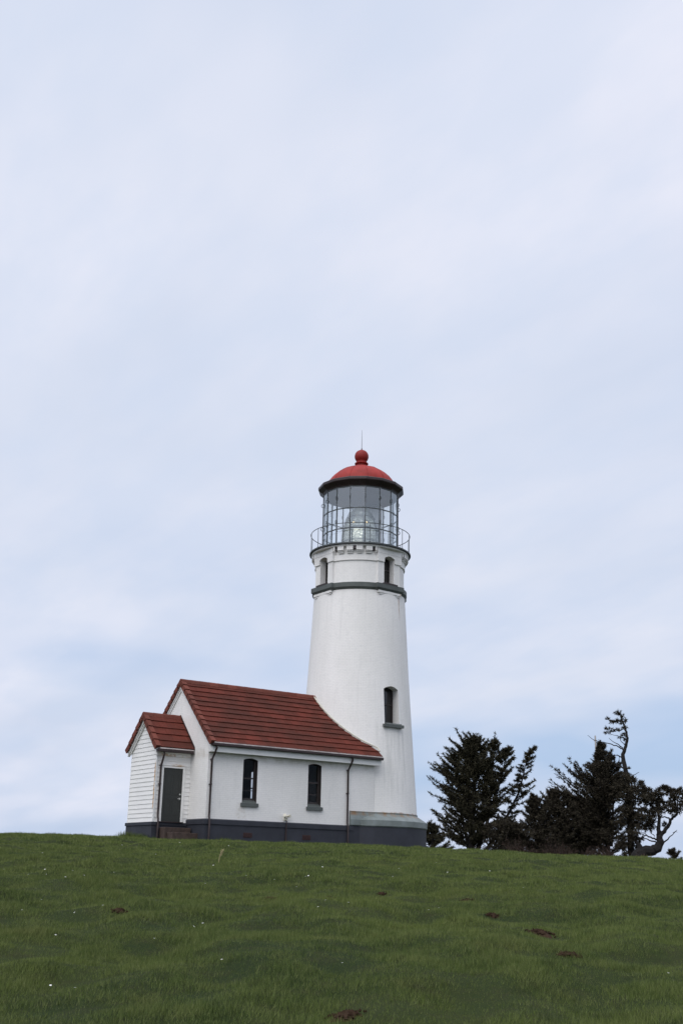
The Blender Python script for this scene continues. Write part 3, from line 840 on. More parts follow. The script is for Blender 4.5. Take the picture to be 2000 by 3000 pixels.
def tile_course_roof(mb, rk, xs0, xend, y_c, zr, slope, half, side, ncourse, tw, th=0.034):
    """overlapping tiles; side -1 is the -Y slope. xend(y) gives where the courses stop"""
    L = math.hypot(half, half*slope); cd_, sd_ = half/L, half*slope/L
    nrm = Vector((0, side*sd_, cd_))
    def P(x, d, h):
        return Vector((x, y_c+side*d*cd_, zr-d*sd_))+nrm*h
    cl = L/ncourse
    for k in range(ncourse):
        d0, d1 = k*cl-0.03, (k+1)*cl
        off = (k % 2)*tw*0.5
        x = xs0-off
        e0, e1 = xend(side*max(d0, 0)*cd_), xend(side*d1*cd_)
        while x < max(e0, e1):
            xa, xb = max(x, xs0), x+tw-0.004
            x += tw
            if xb <= xs0+0.01: continue
            xa0, xa1 = min(xa, e0), min(xa, e1); xb0, xb1 = min(xb, e0), min(xb, e1)
            if xb1-xa1 < 0.003 and xb0-xa0 < 0.003: continue
            j = random.uniform(-0.003, 0.003); dj = random.uniform(-0.004, 0.004)
            h0, h1 = -0.004+j*0.3, th+j
            mb.hexa([P(xa0, max(d0, 0.0), h0-0.02), P(xb0, max(d0, 0.0), h0-0.02), P(xb1, d1+dj, h1-0.03), P(xa1, d1+dj, h1-0.03)],
                    [P(xa0, max(d0, 0.0), h0), P(xb0, max(d0, 0.0), h0), P(xb1, d1+dj, h1), P(xa1, d1+dj, h1)], random.random())
    # rake tiles along the gable edge
    for k in range(ncourse):
        d0, d1 = max(k*cl-0.04, 0), (k+1)*cl+0.005
        xa, xb = xs0-0.045, xs0+0.15
        t_ = random.random()
        rk.hexa([P(xa, d0, -0.15), P(xb, d0, -0.01), P(xb, d1, 0.035), P(xa, d1, -0.13)],
                [P(xa, d0, 0.035), P(xb, d0, 0.03), P(xb, d1, 0.075), P(xa, d1, 0.08)], t_)
def ridge_caps(mb, x0, x1, y_c, z, ln, w=0.13):
    x = x0
    while x < x1-0.02:
        xb = min(x+ln+0.03, x1); s0, s1 = 1.0, 1.10
        poly = [(-w, -0.115), (-w*0.62, -0.0), (0, 0.05), (w*0.62, -0.0), (w, -0.115), (0, -0.06)]
        n = len(poly)
        vs = [(x, y_c+p[0]*s1, z+p[1]*s1+0.025) for p in poly]+[(xb, y_c+p[0]*s0, z+p[1]*s0+0.025) for p in poly]
        mb.add(vs, [tuple(range(n))[::-1], tuple(range(n, 2*n))]+[(i, (i+1) % n, n+(i+1) % n, n+i) for i in range(n)], random.random())
        x += ln
def ridge_end_filler(x, y_c, z, w):
    f = MB(); tri = [(-w, -0.17), (w, -0.17), (w*0.55, -0.01), (0, 0.055), (-w*0.55, -0.01)]
    f.prism(tri, lambda p, k: (x+0.12 if k else x, y_c+p[0], z+p[1])); return f
def main_end(y):
    z = roof_z(y); rr = shaft_r(z)+0.075
    yy = abs(y)
    if yy < rr: return min(-math.sqrt(rr*rr-yy*yy), -0.72)
    return -0.74
X0 = XG-0.07
rt, rk = MB(), MB()
for side in (-1, 1): tile_course_roof(rt, rk, X0, main_end, 0, HR, SL, YE, side, 12, 0.33)
roof = hb(rt, 'roof', MAT['tile'])
hb(rk, 'rake_tiles', MAT['rake'], roof)
rc_ = MB(); ridge_caps(rc_, X0-0.03, -2.22, 0, HR, 0.42); hb(rc_, 'ridge_tiles', MAT['rake'], roof)
hb(ridge_end_filler(X0-0.056, 0, HR, 0.13), 'ridge_end_tile', MAT['rake'], roof)
# roof deck under the tiles
def deck(mb, x0, xend, y_c, zr, slope, half, thick, n=16):
    for side in (-1, 1):
        for i in range(n):
            y0, y1 = half*i/n, half*(i+1)/n
            a = [(x0, y_c+side*y0, zr-slope*y0-0.03), (xend(y0), y_c+side*y0, zr-slope*y0-0.03), (xend(y1), y_c+side*y1, zr-slope*y1-0.03), (x0, y_c+side*y1, zr-slope*y1-0.03)]
            b_ = [(p[0], p[1], p[2]-thick) for p in a]
            mb.hexa(b_, a)
dk = MB(); deck(dk, X0+0.02, main_end, 0, HR, SL, YE-0.06, 0.10)
hb(dk, 'roof_deck', MAT['trim_white'], roof)
# flashing along the tower
fl = MB(); pts = []
for y in np.linspace(-0.05, -2.60, 34):
    pts.append((main_end(y)+0.005, y, roof_z(y)+0.075))
fl.tube(pts, 0.024, 6)
hb(fl, 'flashing', MAT['cream'], roof)
# bargeboards of the gable
bb_ = MB()
for side in (-1, 1):
    for (dx0, dx1, t0, t1) in ((-0.062, -0.005, 0.10, 0.30), (-0.035, -0.004, 0.298, 0.40)):
        ys = (0.0, side*(YE-0.10))
        a = [(XG+dx0, ys[0], roof_z(ys[0])-t0), (XG+dx1, ys[0], roof_z(ys[0])-t0), (XG+dx1, ys[1], roof_z(ys[1])-t0), (XG+dx0, ys[1], roof_z(ys[1])-t0)]
        b_ = [(p[0], p[1], p[2]-(t1-t0)) for p in a]
        if t0 > 0.3:
            b_[2] = (XG+dx1, side*(W-0.02), roof_z(W-0.02)-t1); b_[3] = (XG+dx0, side*(W-0.02), roof_z(W-0.02)-t1)
            a[2] = (XG+dx1, side*(W-0.02), roof_z(W-0.02)-t0); a[3] = (XG+dx0, side*(W-0.02), roof_z(W-0.02)-t0)
        bb_.hexa(b_, a)
hb(bb_, 'bargeboard', MAT['trim_white'])
# frieze, soffit, gutter on both sides
for side in (-1, 1):
    e = MB()
    y0, y1 = side*(W+0.003), side*(W+0.268)
    e.box(XG-0.004, -0.74, min(y0, y1), max(y0, y1), 3.105, 3.40)
    hb(e, 'frieze_board', MAT['trim_white'])
    gu = MB(); ya, yb = side*(YE-0.07), side*(YE+0.055)
    prof_ = [(ya, 3.42), (ya, 3.335), (side*(YE-0.045), 3.315), (side*(YE+0.03), 3.315), (yb, 3.335), (yb, 3.415), (side*(YE+0.04), 3.415), (side*(YE+0.038), 3.345), (side*(YE-0.05), 3.345), (side*(YE-0.055), 3.42)]
    gu.prism(prof_, lambda p, k: (-0.72 if k else XG-0.05, p[0], p[1]))
    hb(gu, 'gutter', MAT['brown'])
    de = MB(); ya, yb = side*(YE-0.045), side*(YE+0.048)
    de.add([(XG+0.02, ya, 3.475), (-0.74, ya, 3.475), (-0.74, yb, 3.452), (XG+0.02, yb, 3.452), (XG+0.02, yb, 3.40), (-0.74, yb, 3.40)], [(0, 1, 2, 3), (3, 2, 5, 4)])
    dd = hb(de, 'drip_edge', MAT['drip'])
    md = dd.modifiers.new('thick', 'SOLIDIFY'); md.thickness = 0.008
def downpipe(x, ywall, ygut, ztop, zbot, name='downpipe'):
    d = MB(); yw = ywall-0.07
    d.tube([(x, ygut, ztop), (x, ygut, ztop-0.10), (x-0.01, ygut*0.55+yw*0.45, ztop-0.30), (x-0.02, yw, ztop-0.50), (x-0.02, yw, 0.9), (x-0.02, yw, 0.76), (x-0.02, yw-0.055, 0.64), (x-0.02, yw-0.055, zbot)], 0.038, 10)
    for zz in (ztop-0.52, 1.9):
        d.tube([(x-0.02, yw, zz), (x-0.02, yw, zz+0.05)], 0.052, 10)
        d.box(x-0.075, x+0.035, yw+0.02, ywall+0.0, zz+0.01, zz+0.035)
    return hb(d, name, MAT['brown'], smooth=40)
downpipe(-8.50, -W, -YE-0.0, 3.33, -0.05)
downpipe(-2.24, -W, -YE-0.0, 3.33, -0.05)
# twin-headed outdoor light on a conduit
fl_ = MB(); fl_.tube([(-5.16, -W-0.07, 0.0), (-5.16, -W-0.07, 0.5)], 0.018, 6); fl_.tube([(-5.16, -W-0.115, -0.05), (-5.16, -W-0.115, 0.73), (-5.16, -W-0.03, 0.78)], 0.02, 6)
flo = hb(fl_, 'floodlight_conduit', MAT['brown'])
bx = MB(); bx.box(-5.23, -5.09, -W-0.07, -W-0.001, 0.76, 0.87)
bx.tube([(-5.16, -W-0.07, 0.84), (-5.22, -W-0.10, 0.90)], 0.014, 6); bx.tube([(-5.15, -W-0.07, 0.84), (-5.10, -W-0.10, 0.90)], 0.014, 6)
hb(bx, 'junction_box', MAT['cream'], flo)
for (dx, ax) in ((-0.09, (-0.55, -0.75, 0.35)), (0.06, (0.45, -0.85, 0.1))):
    h = MB(); a = Vector(ax).normalized(); c = Vector((-5.16+dx, -W-0.12, 0.92))
    h.tube([c-a*0.07, c-a*0.05, c+a*0.05, c+a*0.10], [0.02, 0.04, 0.05, 0.066], 10)
    hb(h, 'lamp_head', MAT['cream'], flo, smooth=40)
# white notch of wall at the tower joint
# ------------------------------------------------------------------ porch
XP, YP, WP, HRP, SLP, YEP = -10.12, -0.04, 1.08, 4.60, 1.02, 1.32
def prz(y): return HRP-SLP*abs(y-YP)
pw = MB()
body = [(YP-WP+0.03, 0.5), (YP+WP-0.03, 0.5), (YP+WP-0.03, prz(YP+WP)-0.14), (YP, HRP-0.14), (YP-WP+0.03, prz(YP-WP)-0.14)]
pw.prism(body, lambda p, k: (XG-0.02 if k else XP+0.03, p[0], p[1]))
hb(pw, 'porch_core', MAT['trim_white'])
# lapped clapboards: front gable and the door side
def boards(mb, fn, z0, z1, span, bh=0.163, lap=0.018):
    """span(z) gives (a, b) extents along the wall at height z; fn(s, out, z) gives a point"""
    z = z0
    while z < z1-0.01:
        zt = min(z+bh, z1)
        a0, b0_ = span(z); a1, b1_ = span(zt)
        if b0_-a0 > 0.03:
            if b1_ < a1: a1 = b1_ = (a1+b1_)/2
            mb.hexa([fn(a0, 0.0, z), fn(b0_, 0.0, z), fn(b0_, lap+0.012, z), fn(a0, lap+0.012, z)],
                    [fn(a1, 0.0, zt), fn(b1_, 0.0, zt), fn(b1_, 0.012, zt), fn(a1, 0.012, zt)])
        z += bh
sd = MB()
def gspan(z):
    lim = (HRP-0.15-z)/SLP
    h = min(WP, lim); return (YP-h, YP+h)
boards(sd, lambda s_, o_, z_: (XP+0.03-o_, s_, z_), 0.555, HRP-0.2, gspan)
YS = YP-WP
DX0, DX1, DZ0, DZ1 = -9.79, -8.98, 0.56, 2.53
FWD = 0.085
boards(sd, lambda s_, o_, z_: (s_, YS+0.03-o_, z_), 0.555, DZ1+FWD, lambda z_: (XP, DX0-FWD-0.004))
boards(sd, lambda s_, o_, z_: (s_, YS+0.03-o_, z_), 0.555, DZ1+FWD, lambda z_: (DX1+FWD+0.004, XG-0.003))
boards(sd, lambda s_, o_, z_: (s_, YS+0.03-o_, z_), DZ1+FWD+0.003, 3.12, lambda z_: (XP, XG-0.003))
# far side
sd2 = MB()
boards(sd, lambda s_, o_, z_: (s_, YP+WP-0.03+o_, z_), 0.555, 3.12, lambda z_: (XP, XG-0.003))
hb(sd, 'porch_siding', MAT['siding'])
cb = MB(); cb.box(XP+0.005, XP+0.06, YS-0.012, YS+0.02, 0.556, 3.1); hb(cb, 'corner_board', MAT['trim_white'])
pp_ = MB(); pp_.box(XP-0.02, XG-0.05, YS-0.02, YP+WP+0.02, -0.5, 0.43); hb(pp_, 'porch_plinth', MAT['slate_blue'])
pp_ = MB(); pp_.box(XP-0.055, XG-0.05, YS-0.055, YP+WP+0.055, 0.43, 0.548); hb(pp_, 'porch_ledge', MAT['slate_blue'], bevel=0.01)
# door
dm = MB(); dm.box(DX0, DX1, YS-0.005, YS+0.022, DZ0, DZ1)
door = hb(dm, 'door', MAT['door'])
df = MB()
for (xa, xb, za, zb_) in ((DX0-FWD, DX0-0.002, DZ0, DZ1+FWD), (DX1+0.002, DX1+FWD, DZ0, DZ1+FWD), (DX0-0.001, DX1+0.001, DZ1+0.002, DZ1+FWD-0.002)):
    df.box(xa, xb, YS-0.035, YS+0.02, za, zb_)
df.box(DX0-FWD-0.03, DX1+FWD+0.03, YS-0.055, YS+0.01, DZ1+FWD+0.001, DZ1+FWD+0.03)
hb(df, 'door_frame', MAT['siding'], door)
dp = MB()
for (xa, xb, za, zb_) in ((0.12, 0.37, 0.25, 0.85), (0.44, 0.69, 0.25, 0.85), (0.12, 0.37, 1.0, 1.75), (0.44, 0.69, 1.0, 1.75)):
    for q in ((xa, xb, za, za+0.02), (xa, xb, zb_-0.02, zb_), (xa, xa+0.02, za+0.021, zb_-0.021), (xb-0.02, xb, za+0.021, zb_-0.021)):
        dp.box(DX0+q[0], DX0+q[1], YS-0.009, YS-0.004, DZ0+q[2], DZ0+q[3])
hb(dp, 'door_moulding', MAT['door'], door)
hn = MB(); hn.tube([(DX1-0.075, YS, 1.42), (DX1-0.075, YS-0.05, 1.42)], 0.022, 8); hn.tube([(DX1-0.075, YS-0.05, 1.42), (DX1-0.19, YS-0.055, 1.415)], [0.016, 0.013], 8)
hn.tube([(DX1-0.075, YS, 1.42), (DX1-0.075, YS-0.018, 1.42)], 0.04, 12)
hb(hn, 'handle', MAT['steel'], door)
hn = MB(); hn.tube([(DX1-0.075, YS, 1.58), (DX1-0.075, YS-0.03, 1.58)], 0.032, 12); hb(hn, 'lock', MAT['steel'], door)
th = MB(); th.box(DX0-FWD, DX1+FWD, YS-0.12, YS-0.004, 0.549, 0.575); hb(th, 'threshold', MAT['brown'], door)
# steps
sp = MB(); sp.box(-9.84, -8.76, YS-0.50, YS-0.06, -0.4, 0.36); sp.box(-9.74, -8.54, YS-0.92, YS-0.501, -0.4, 0.17)
stp = MB(); 
hb(sp, 'door_steps', MAT['step'], bevel=0.012)
# porch roof
XP0 = XP-0.13
rt, rk = MB(), MB()
for side in (-1, 1): tile_course_roof(rt, rk, XP0, lambda y: XG+0.02, YP, HRP, SLP, YEP, side, 5, 0.33)
proof = hb(rt, 'porch_roof', MAT['tile'])
hb(rk, 'rake_tiles', MAT['rake'], proof)
rc_ = MB(); ridge_caps(rc_, XP0-0.03, XG+0.0, YP, HRP, 0.42, 0.11); hb(rc_, 'ridge_tiles', MAT['rake'], proof)
hb(ridge_end_filler(XP0-0.056, YP, HRP, 0.12), 'ridge_end_tile', MAT['rake'], proof)
dk = MB(); deck(dk, XP0+0.02, lambda y: XG-0.004, YP, HRP, SLP, YEP-0.05, 0.09, 4); hb(dk, 'roof_deck', MAT['trim_white'], proof)
fl = MB()
for side in (-1, 1):
    a = [(XG-0.03, YP, HRP+0.03), (XG-0.001, YP, HRP+0.03), (XG-0.001, YP+side*YEP, HRP-SLP*YEP+0.03), (XG-0.03, YP+side*YEP, HRP-SLP*YEP+0.03)]
    fl.hexa(a, [(p[0], p[1], p[2]+0.07) for p in a])
hb(fl, 'flashing', MAT['brown'], proof)
bb_ = MB()
for side in (-1, 1):
    for (dx0, dx1, t0, t1) in ((-0.10, -0.005, 0.12, 0.30), (-0.055, -0.004, 0.298, 0.38)):
        yt = YP+side*(YEP-0.09 if t0 < 0.2 else WP+0.02)
        a = [(XP+dx0, YP, HRP-t0), (XP+dx1, YP, HRP-t0), (XP+dx1, yt, prz(yt)-t0), (XP+dx0, yt, prz(yt)-t0)]
        bb_.hexa([(p[0], p[1], p[2]-(t1-t0)) for p in a], a)
hb(bb_, 'bargeboard', MAT['siding'])
e = MB(); e.box(XP-0.02, XG-0.05, YS-0.045, YS-0.003, 2.96, 3.12); e.box(XP-0.02, XG-0.05, YP-YEP+0.07, YS-0.046, 3.10, 3.125)
hb(e, 'frieze_board', MAT['siding'])
gu = MB(); ge = YP-YEP; 
prof_ = [(ge+0.07, 3.195), (ge+0.07, 3.10), (ge+0.045, 3.082), (ge-0.03, 3.082), (ge-0.055, 3.10), (ge-0.055, 3.195), (ge-0.04, 3.195), (ge-0.038, 3.11), (ge+0.05, 3.11), (ge+0.055, 3.195)]
gu.prism(prof_, lambda p, k: (XG-0.06 if k else XP0+0.02, p[0], p[1])); hb(gu, 'gutter', MAT['brown'])
de = MB(); de.add([(XP0+0.12, ge+0.04, 3.26), (XG-0.06, ge+0.04, 3.26), (XG-0.06, ge-0.045, 3.215), (XP0+0.12, ge-0.045, 3.215), (XP0+0.12, ge-0.047, 3.17), (XG-0.06, ge-0.047, 3.17)], [(0, 1, 2, 3), (3, 2, 5, 4)])
dd = hb(de, 'drip_edge', MAT['drip']); md = dd.modifiers.new('thick', 'SOLIDIFY'); md.thickness = 0.008
downpipe(-9.92, YS, ge, 3.10, -0.05)

# ------------------------------------------------------------------ trees
NT_RIGHT = np.array([FY, -FX, 0.0]); NT_FWD = np.array([FX, FY, 0.0]); NT_UP = np.array([0, 0, 1.0])

def soup(name, P, tint, mat, parent=None):
    """P (n,3,3): loose triangles as one mesh"""
    n = len(P); me = bpy.data.meshes.new(name)
    me.vertices.add(3*n); me.vertices.foreach_set('co', P.reshape(-1).astype(np.float32))
    me.loops.add(3*n); me.loops.foreach_set('vertex_index', np.arange(3*n, dtype=np.int32))
    me.polygons.add(n); me.polygons.foreach_set('loop_start', np.arange(0, 3*n, 3, dtype=np.int32))
    try: me.polygons.foreach_set('loop_total', np.full(n, 3, dtype=np.int32))
    except Exception: pass
    me.update(calc_edges=True)
    at = me.attributes.new('tint', 'FLOAT', 'POINT'); at.data.foreach_set('value', np.repeat(tint, 3).astype(np.float32))
    me.materials.append(mat)
    o = bpy.data.objects.new(name, me); COL.objects.link(o)
    if parent: o.parent = parent
    return o
def unit(v): return v/np.maximum(np.linalg.norm(v, axis=-1, keepdims=True), 1e-9)
def needles(base, direc, length, g, per=9, nl=0.16, nw=0.045, spread=0.75):
    """needle tufts along twigs: base (n,3), direc (n,3), length (n,)"""
    n = len(base)
    t = g.uniform(0.05, 1.05, (n, per))
    p = base[:, None, :]+direc[:, None, :]*(t*length[:, None])[..., None]
    d = unit(direc[:, None, :]+g.normal(0, spread, (n, per, 3)))
    s_ = unit(np.cross(d, g.normal(0, 1, (n, per, 3))))
    L = g.uniform(0.6, 1.25, (n, per))[..., None]*nl; Wd = g.uniform(0.7, 1.3, (n, per))[..., None]*nw
    A = p-s_*Wd*0.5; B = p+s_*Wd*0.5; Cc = p+d*L
    T = np.stack([A, B, Cc], 2).reshape(-1, 3, 3)
    return T
class Tree:
    def __init__(s, D, seed, base_px):
        s.D = D; s.g = np.random.default_rng(seed); s.wood = MB(); s.T = []; s.tint = []
        p = at_dist(base_px[0], base_px[1], D); s.base = np.array([p[0], p[1], float(ground(p[0], p[1]))-0.15])
        s.k = D/FPX
    def pt(s, px, py, dep=0.0): return at_dist(px, py, s.D)+NT_FWD*dep
    def line(s, pts, r0, r1, n=6):
        P = [s.pt(*p) if not isinstance(p, np.ndarray) else p for p in pts]
        # smooth subdivision
        Q = []
        for i in range(len(P)-1):
            p0, p1, p2, p3 = P[max(i-1, 0)], P[i], P[i+1], P[min(i+2, len(P)-1)]
            for u in np.linspace(0, 1, 5)[:-1]:
                Q.append(0.5*((2*p1)+(-p0+p2)*u+(2*p0-5*p1+4*p2-p3)*u*u+(-p0+3*p1-3*p2+p3)*u**3))
        Q.append(P[-1])
        jit = s.g.normal(0, 0.02, (len(Q), 3)); jit[0] = 0
        Q = [q+j for q, j in zip(Q, jit)]
        s.wood.tube(Q, list(np.linspace(r0, r1, len(Q))), n)
        return np.array(Q)
    def add(s, T, lo=0.0, hi=1.0):
        if len(T): s.T.append(T); s.tint.append(np.clip(s.g.uniform(lo, hi, len(T)), 0, 1))
    def spray(s, p, d, L, r=0.015, twigs=18, per=11, tl=0.5, start=0.2, nl=0.20, nw=0.05, wood=True):
        """one branch with side twigs and needles; slight upward curve"""
        g = s.g
        d = d/np.linalg.norm(d)
        n = 6; us = np.linspace(0, 1, n)
        bend = np.array([0, 0, 1.0])*0.12*L
        Q = [p+d*L*u+bend*(u**2)-bend*0.5*u for u in us]
        if wood: s.wood.tube(Q, list(np.linspace(r, 0.006, n)), 4, caps=False)
        t = np.linspace(start, 1.0, twigs)+g.uniform(-0.03, 0.03, twigs); t = np.clip(t, 0.02, 1)
        Qa = np.array(Q)
        idx = np.clip((t*(n-1)).astype(int), 0, n-2); f = t*(n-1)-idx
        b = Qa[idx]*(1-f[:, None])+Qa[idx+1]*f[:, None]
        side = unit(np.cross(d, NT_UP))
        sg = np.where(np.arange(twigs) % 2 == 0, 1.0, -1.0)
        td = unit(d[None, :]*0.9+side[None, :]*sg[:, None]*g.uniform(0.25, 0.95, (twigs, 1))+NT_UP[None, :]*g.uniform(-0.25, 0.45, (twigs, 1)))
        ln = tl*(1.15-0.75*t)*g.uniform(0.7, 1.25, twigs)*min(1.0, 0.45+L*0.3)
        s.add(needles(b, td, ln, g, per, nl, nw))
        s.add(needles(Qa[1:-1], np.repeat(d[None, :], n-2, 0), np.full(n-2, L/(n-1)), g, per, nl, nw))
    def conifer(s, stem, left, right, nb, el=(20, 40), t0=0.05, r0=0.16, depth=None, bias=0.0, twigs=18, per=11, tl=0.52, up_top=25, nl=0.20, nw=0.05):
        """stem in pixels; left/right: reach in pixels by height fraction"""
        Q = s.line(stem, r0, 0.015, 7)
        g = s.g; m = len(Q)
        for i in range(nb):
            t = t0+(1-t0)*((i+g.uniform(0, 1))/nb)**0.92
            x = t*(m-1); k = min(int(x), m-2); p = Q[k]*(1-(x-k))+Q[k+1]*(x-k)
            az = g.uniform(0, 2*math.pi) if g.random() > bias else math.pi+g.normal(0, 0.5)
            cl, sl = math.cos(az), math.sin(az)
            Lr = np.interp(t, [a for a, _ in right], [b for _, b in right])*s.k
            Ll = np.interp(t, [a for a, _ in left], [b for _, b in left])*s.k
            Ld = (Lr+Ll)/2 if depth is None else min(depth, (Lr+Ll)/2*1.1)
            h = math.hypot((Lr if cl > 0 else Ll)*cl, Ld*sl)*g.uniform(0.55, 1.12)
            e = R(g.uniform(*el)+up_top*max(0, t-0.6))*(1 if h < 1.2 else 0.93)
            d = (NT_RIGHT*cl+NT_FWD*sl)*math.cos(e)+NT_UP*math.sin(e)+g.normal(0, 0.12, 3)
            L = max(h/math.cos(e), 0.18)
            s.spray(p, d, L, 0.012+0.012*L, max(4, int(twigs*min(1.2, 0.35+L*0.4))), per, tl*(1.1-0.5*t), 0.12, nl, nw)
        # leader tip
        s.spray(Q[-3], Q[-1]-Q[-3]+NT_UP*0.05, np.linalg.norm(Q[-1]-Q[-3])*1.15, 0.012, 8, per, tl*0.5, 0.1, nl, nw)
    def clump(s, px, py, rad, n=26, dep=0.0, flat=0.6, lean=(0, 0, 0.35), per=12, nl=0.18, nw=0.05):
        n = max(6, int(n*0.7)); g = s.g; c = s.pt(px, py, dep); r = rad*s.k
        v = unit(g.normal(0, 1, (n, 3)))*np.cbrt(g.uniform(0.05, 1, (n, 1)))
        off = (v[:, 0:1]*NT_RIGHT+v[:, 1:2]*NT_FWD+v[:, 2:3]*NT_UP*flat)*r
        b = c+off*0.72
        d = unit(off+np.array(lean)*r+g.normal(0, 0.3*r, (n, 3)))
        s.add(needles(b, d, g.uniform(0.5, 1.1, n)*min(0.4, r*0.7), g, per, nl, nw))
        for i in range(0, n, 4): s.wood.tube([c, c+off[i]*0.8], [0.014, 0.006], 3, caps=False)
    def finish(s, name, label, cat, group, mat, crown='crown', part='trunk'):
        e = empty(name, label, cat, group, loc=tuple(s.base))
        inv = Matrix.Translation(tuple(-s.base))
        if s.T:
            o = soup(crown, np.concatenate(s.T), np.concatenate(s.tint), mat); o.parent = e; o.matrix_parent_inverse = inv
        o = s.wood.build(part, MAT['bark']); o.parent = e; o.matrix_parent_inverse = inv
        return e
GRP = 'dark conifers behind the lawn'
# the broad many-stemmed spruce
t = Tree(78, 11, (1388, 2492))
t.conifer([(1378, 2505), (1388, 2330), (1397, 2168)], [(0, 60), (0.15, 100), (0.3, 118), (0.45, 120), (0.6, 104), (0.75, 86), (0.88, 46), (1, 6)], [(0, 40), (0.3, 60), (0.6, 62), (0.85, 35), (1, 6)], 200, (20, 42), 0.06, 0.26, bias=0.25)
t.conifer([(1394, 2500), (1432, 2380), (1447, 2172)], [(0, 10), (0.3, 40), (0.6, 45), (0.85, 22), (1, 5)], [(0, 10), (0.2, 20), (0.38, 52), (0.55, 66), (0.75, 60), (0.88, 30), (1, 5)], 95, (18, 44), 0.2, 0.17)
t.conifer([(1400, 2440), (1458, 2310), (1487, 2196)], [(0, 10), (0.5, 30), (0.85, 22), (1, 5)], [(0, 5), (0.4, 30), (0.6, 36), (0.8, 28), (1, 5)], 45, (18, 44), 0.35, 0.10)
t.conifer([(1372, 2490), (1345, 2350), (1330, 2215)], [(0, 20), (0.4, 55), (0.6, 60), (0.85, 30), (1, 5)], [(0, 10), (0.5, 30), (1, 5)], 60, (18, 44), 0.15, 0.12)
t.conifer([(1385, 2490), (1372, 2300), (1368, 2188)], [(0, 20), (0.4, 40), (0.8, 30), (1, 5)], [(0, 10), (0.5, 30), (1, 5)], 40, (18, 44), 0.4, 0.12)
for (x, y) in ((1300, 2440), (1285, 2420), (1320, 2462), (1296, 2462), (1306, 2412), (1330, 2440)):
    p0 = t.pt(1372, 2478); d = t.pt(x, y-14)-p0; t.spray(p0, d, np.linalg.norm(d), 0.03, 14, 9, 0.4, 0.35)
t.finish('spruce_tree', 'broad dense dark spruce with several tops, nearest tree to the tower', 'tree', GRP, MAT['needles'])
# slim leaning spruce
t = Tree(79, 12, (1440, 2494))
t.conifer([(1418, 2500), (1455, 2440), (1484, 2392), (1511, 2338), (1528, 2288), (1541, 2234), (1562, 2195)], [(0, 20), (0.3, 52), (0.5, 46), (0.65, 20), (0.8, 16), (1, 4)], [(0, 6), (0.3, 30), (0.42, 66), (0.5, 52), (0.65, 40), (0.8, 32), (0.9, 18), (1, 4)], 62, (4, 26), 0.22, 0.13, twigs=12)
t.finish('spruce_tree', 'thin sparse spruce leaning right out of the broad spruce', 'tree', GRP, MAT['needles'])
# small spruce hidden behind the base of the tower
t = Tree(74, 13, (1268, 2490))
t.conifer([(1266, 2515), (1263, 2418)], [(0, 40), (0.5, 30), (1, 5)], [(0, 62), (0.3, 60), (0.6, 34), (0.85, 14), (1, 4)], 64, (2, 32), 0.05, 0.08, tl=0.34)
t.finish('spruce_shrub', 'small dark spruce half hidden behind the tower base', 'shrub', GRP, MAT['needles'])
# low bushes in the middle
for i, (bx_, top, lw, rw, n, lab) in enumerate((
        (1490, 2416, 66, 56, 95, 'low dark bush filling the gap right of the broad spruce'),
        (1570, 2340, 46, 56, 90, 'rounded dark bush with pointed tops between the two tree clusters'),
        (1632, 2322, 60, 70, 110, 'dark bush with upswept tips left of the peaked spruce'),
        (1702, 2345, 70, 60, 110, 'dark bush at the foot of the peaked spruce, hiding its trunk'))):
    t = Tree(76+i*1.3, 20+i, (bx_, 2500))
    t.conifer([(bx_, 2518), (bx_-3, (2505+top)/2), (bx_-6, top)], [(0, lw), (0.4, lw), (0.8, lw*0.5), (1, 4)], [(0, rw), (0.4, rw), (0.8, rw*0.5), (1, 4)], n, (14, 46), 0.03, 0.10)
    t.conifer([(bx_+12, 2515), (bx_+24, (2512+top)/2), (bx_+30, top+10)], [(0, lw*0.7), (0.5, lw*0.5), (1, 4)], [(0, rw*0.8), (0.5, rw*0.6), (1, 4)], n//2, (14, 46), 0.03, 0.08)
    for k in range(16): t.clump(t.g.uniform(bx_-lw, bx_+rw), t.g.uniform(2440, 2505), 22, 24, t.g.uniform(-1, 1))
    t.finish('spruce_shrub', lab, 'shrub', GRP, MAT['needles2'])
# peaked spruce with long branches to the left
t = Tree(80, 31, (1775, 2512))
t.conifer([(1782, 2525), (1774, 2400), (1768, 2290), (1759, 2184)], [(0, 110), (0.12, 132), (0.3, 136), (0.42, 138), (0.5, 120), (0.62, 68), (0.76, 26), (0.88, 12), (1, 3)], [(0, 55), (0.2, 70), (0.5, 62), (0.7, 44), (0.85, 26), (1, 4)], 240, (20, 40), 0.04, 0.20, depth=2.0, bias=0.35)
t.conifer([(1790, 2480), (1795, 2330), (1786, 2218)], [(0, 40), (0.5, 35), (1, 4)], [(0, 50), (0.4, 58), (0.7, 34), (1, 4)], 70, (14, 40), 0.1, 0.10)
t.finish('spruce_tree', 'peaked dark spruce with long branches swept to the left, pole at its tip', 'tree', GRP, MAT['needles2'])
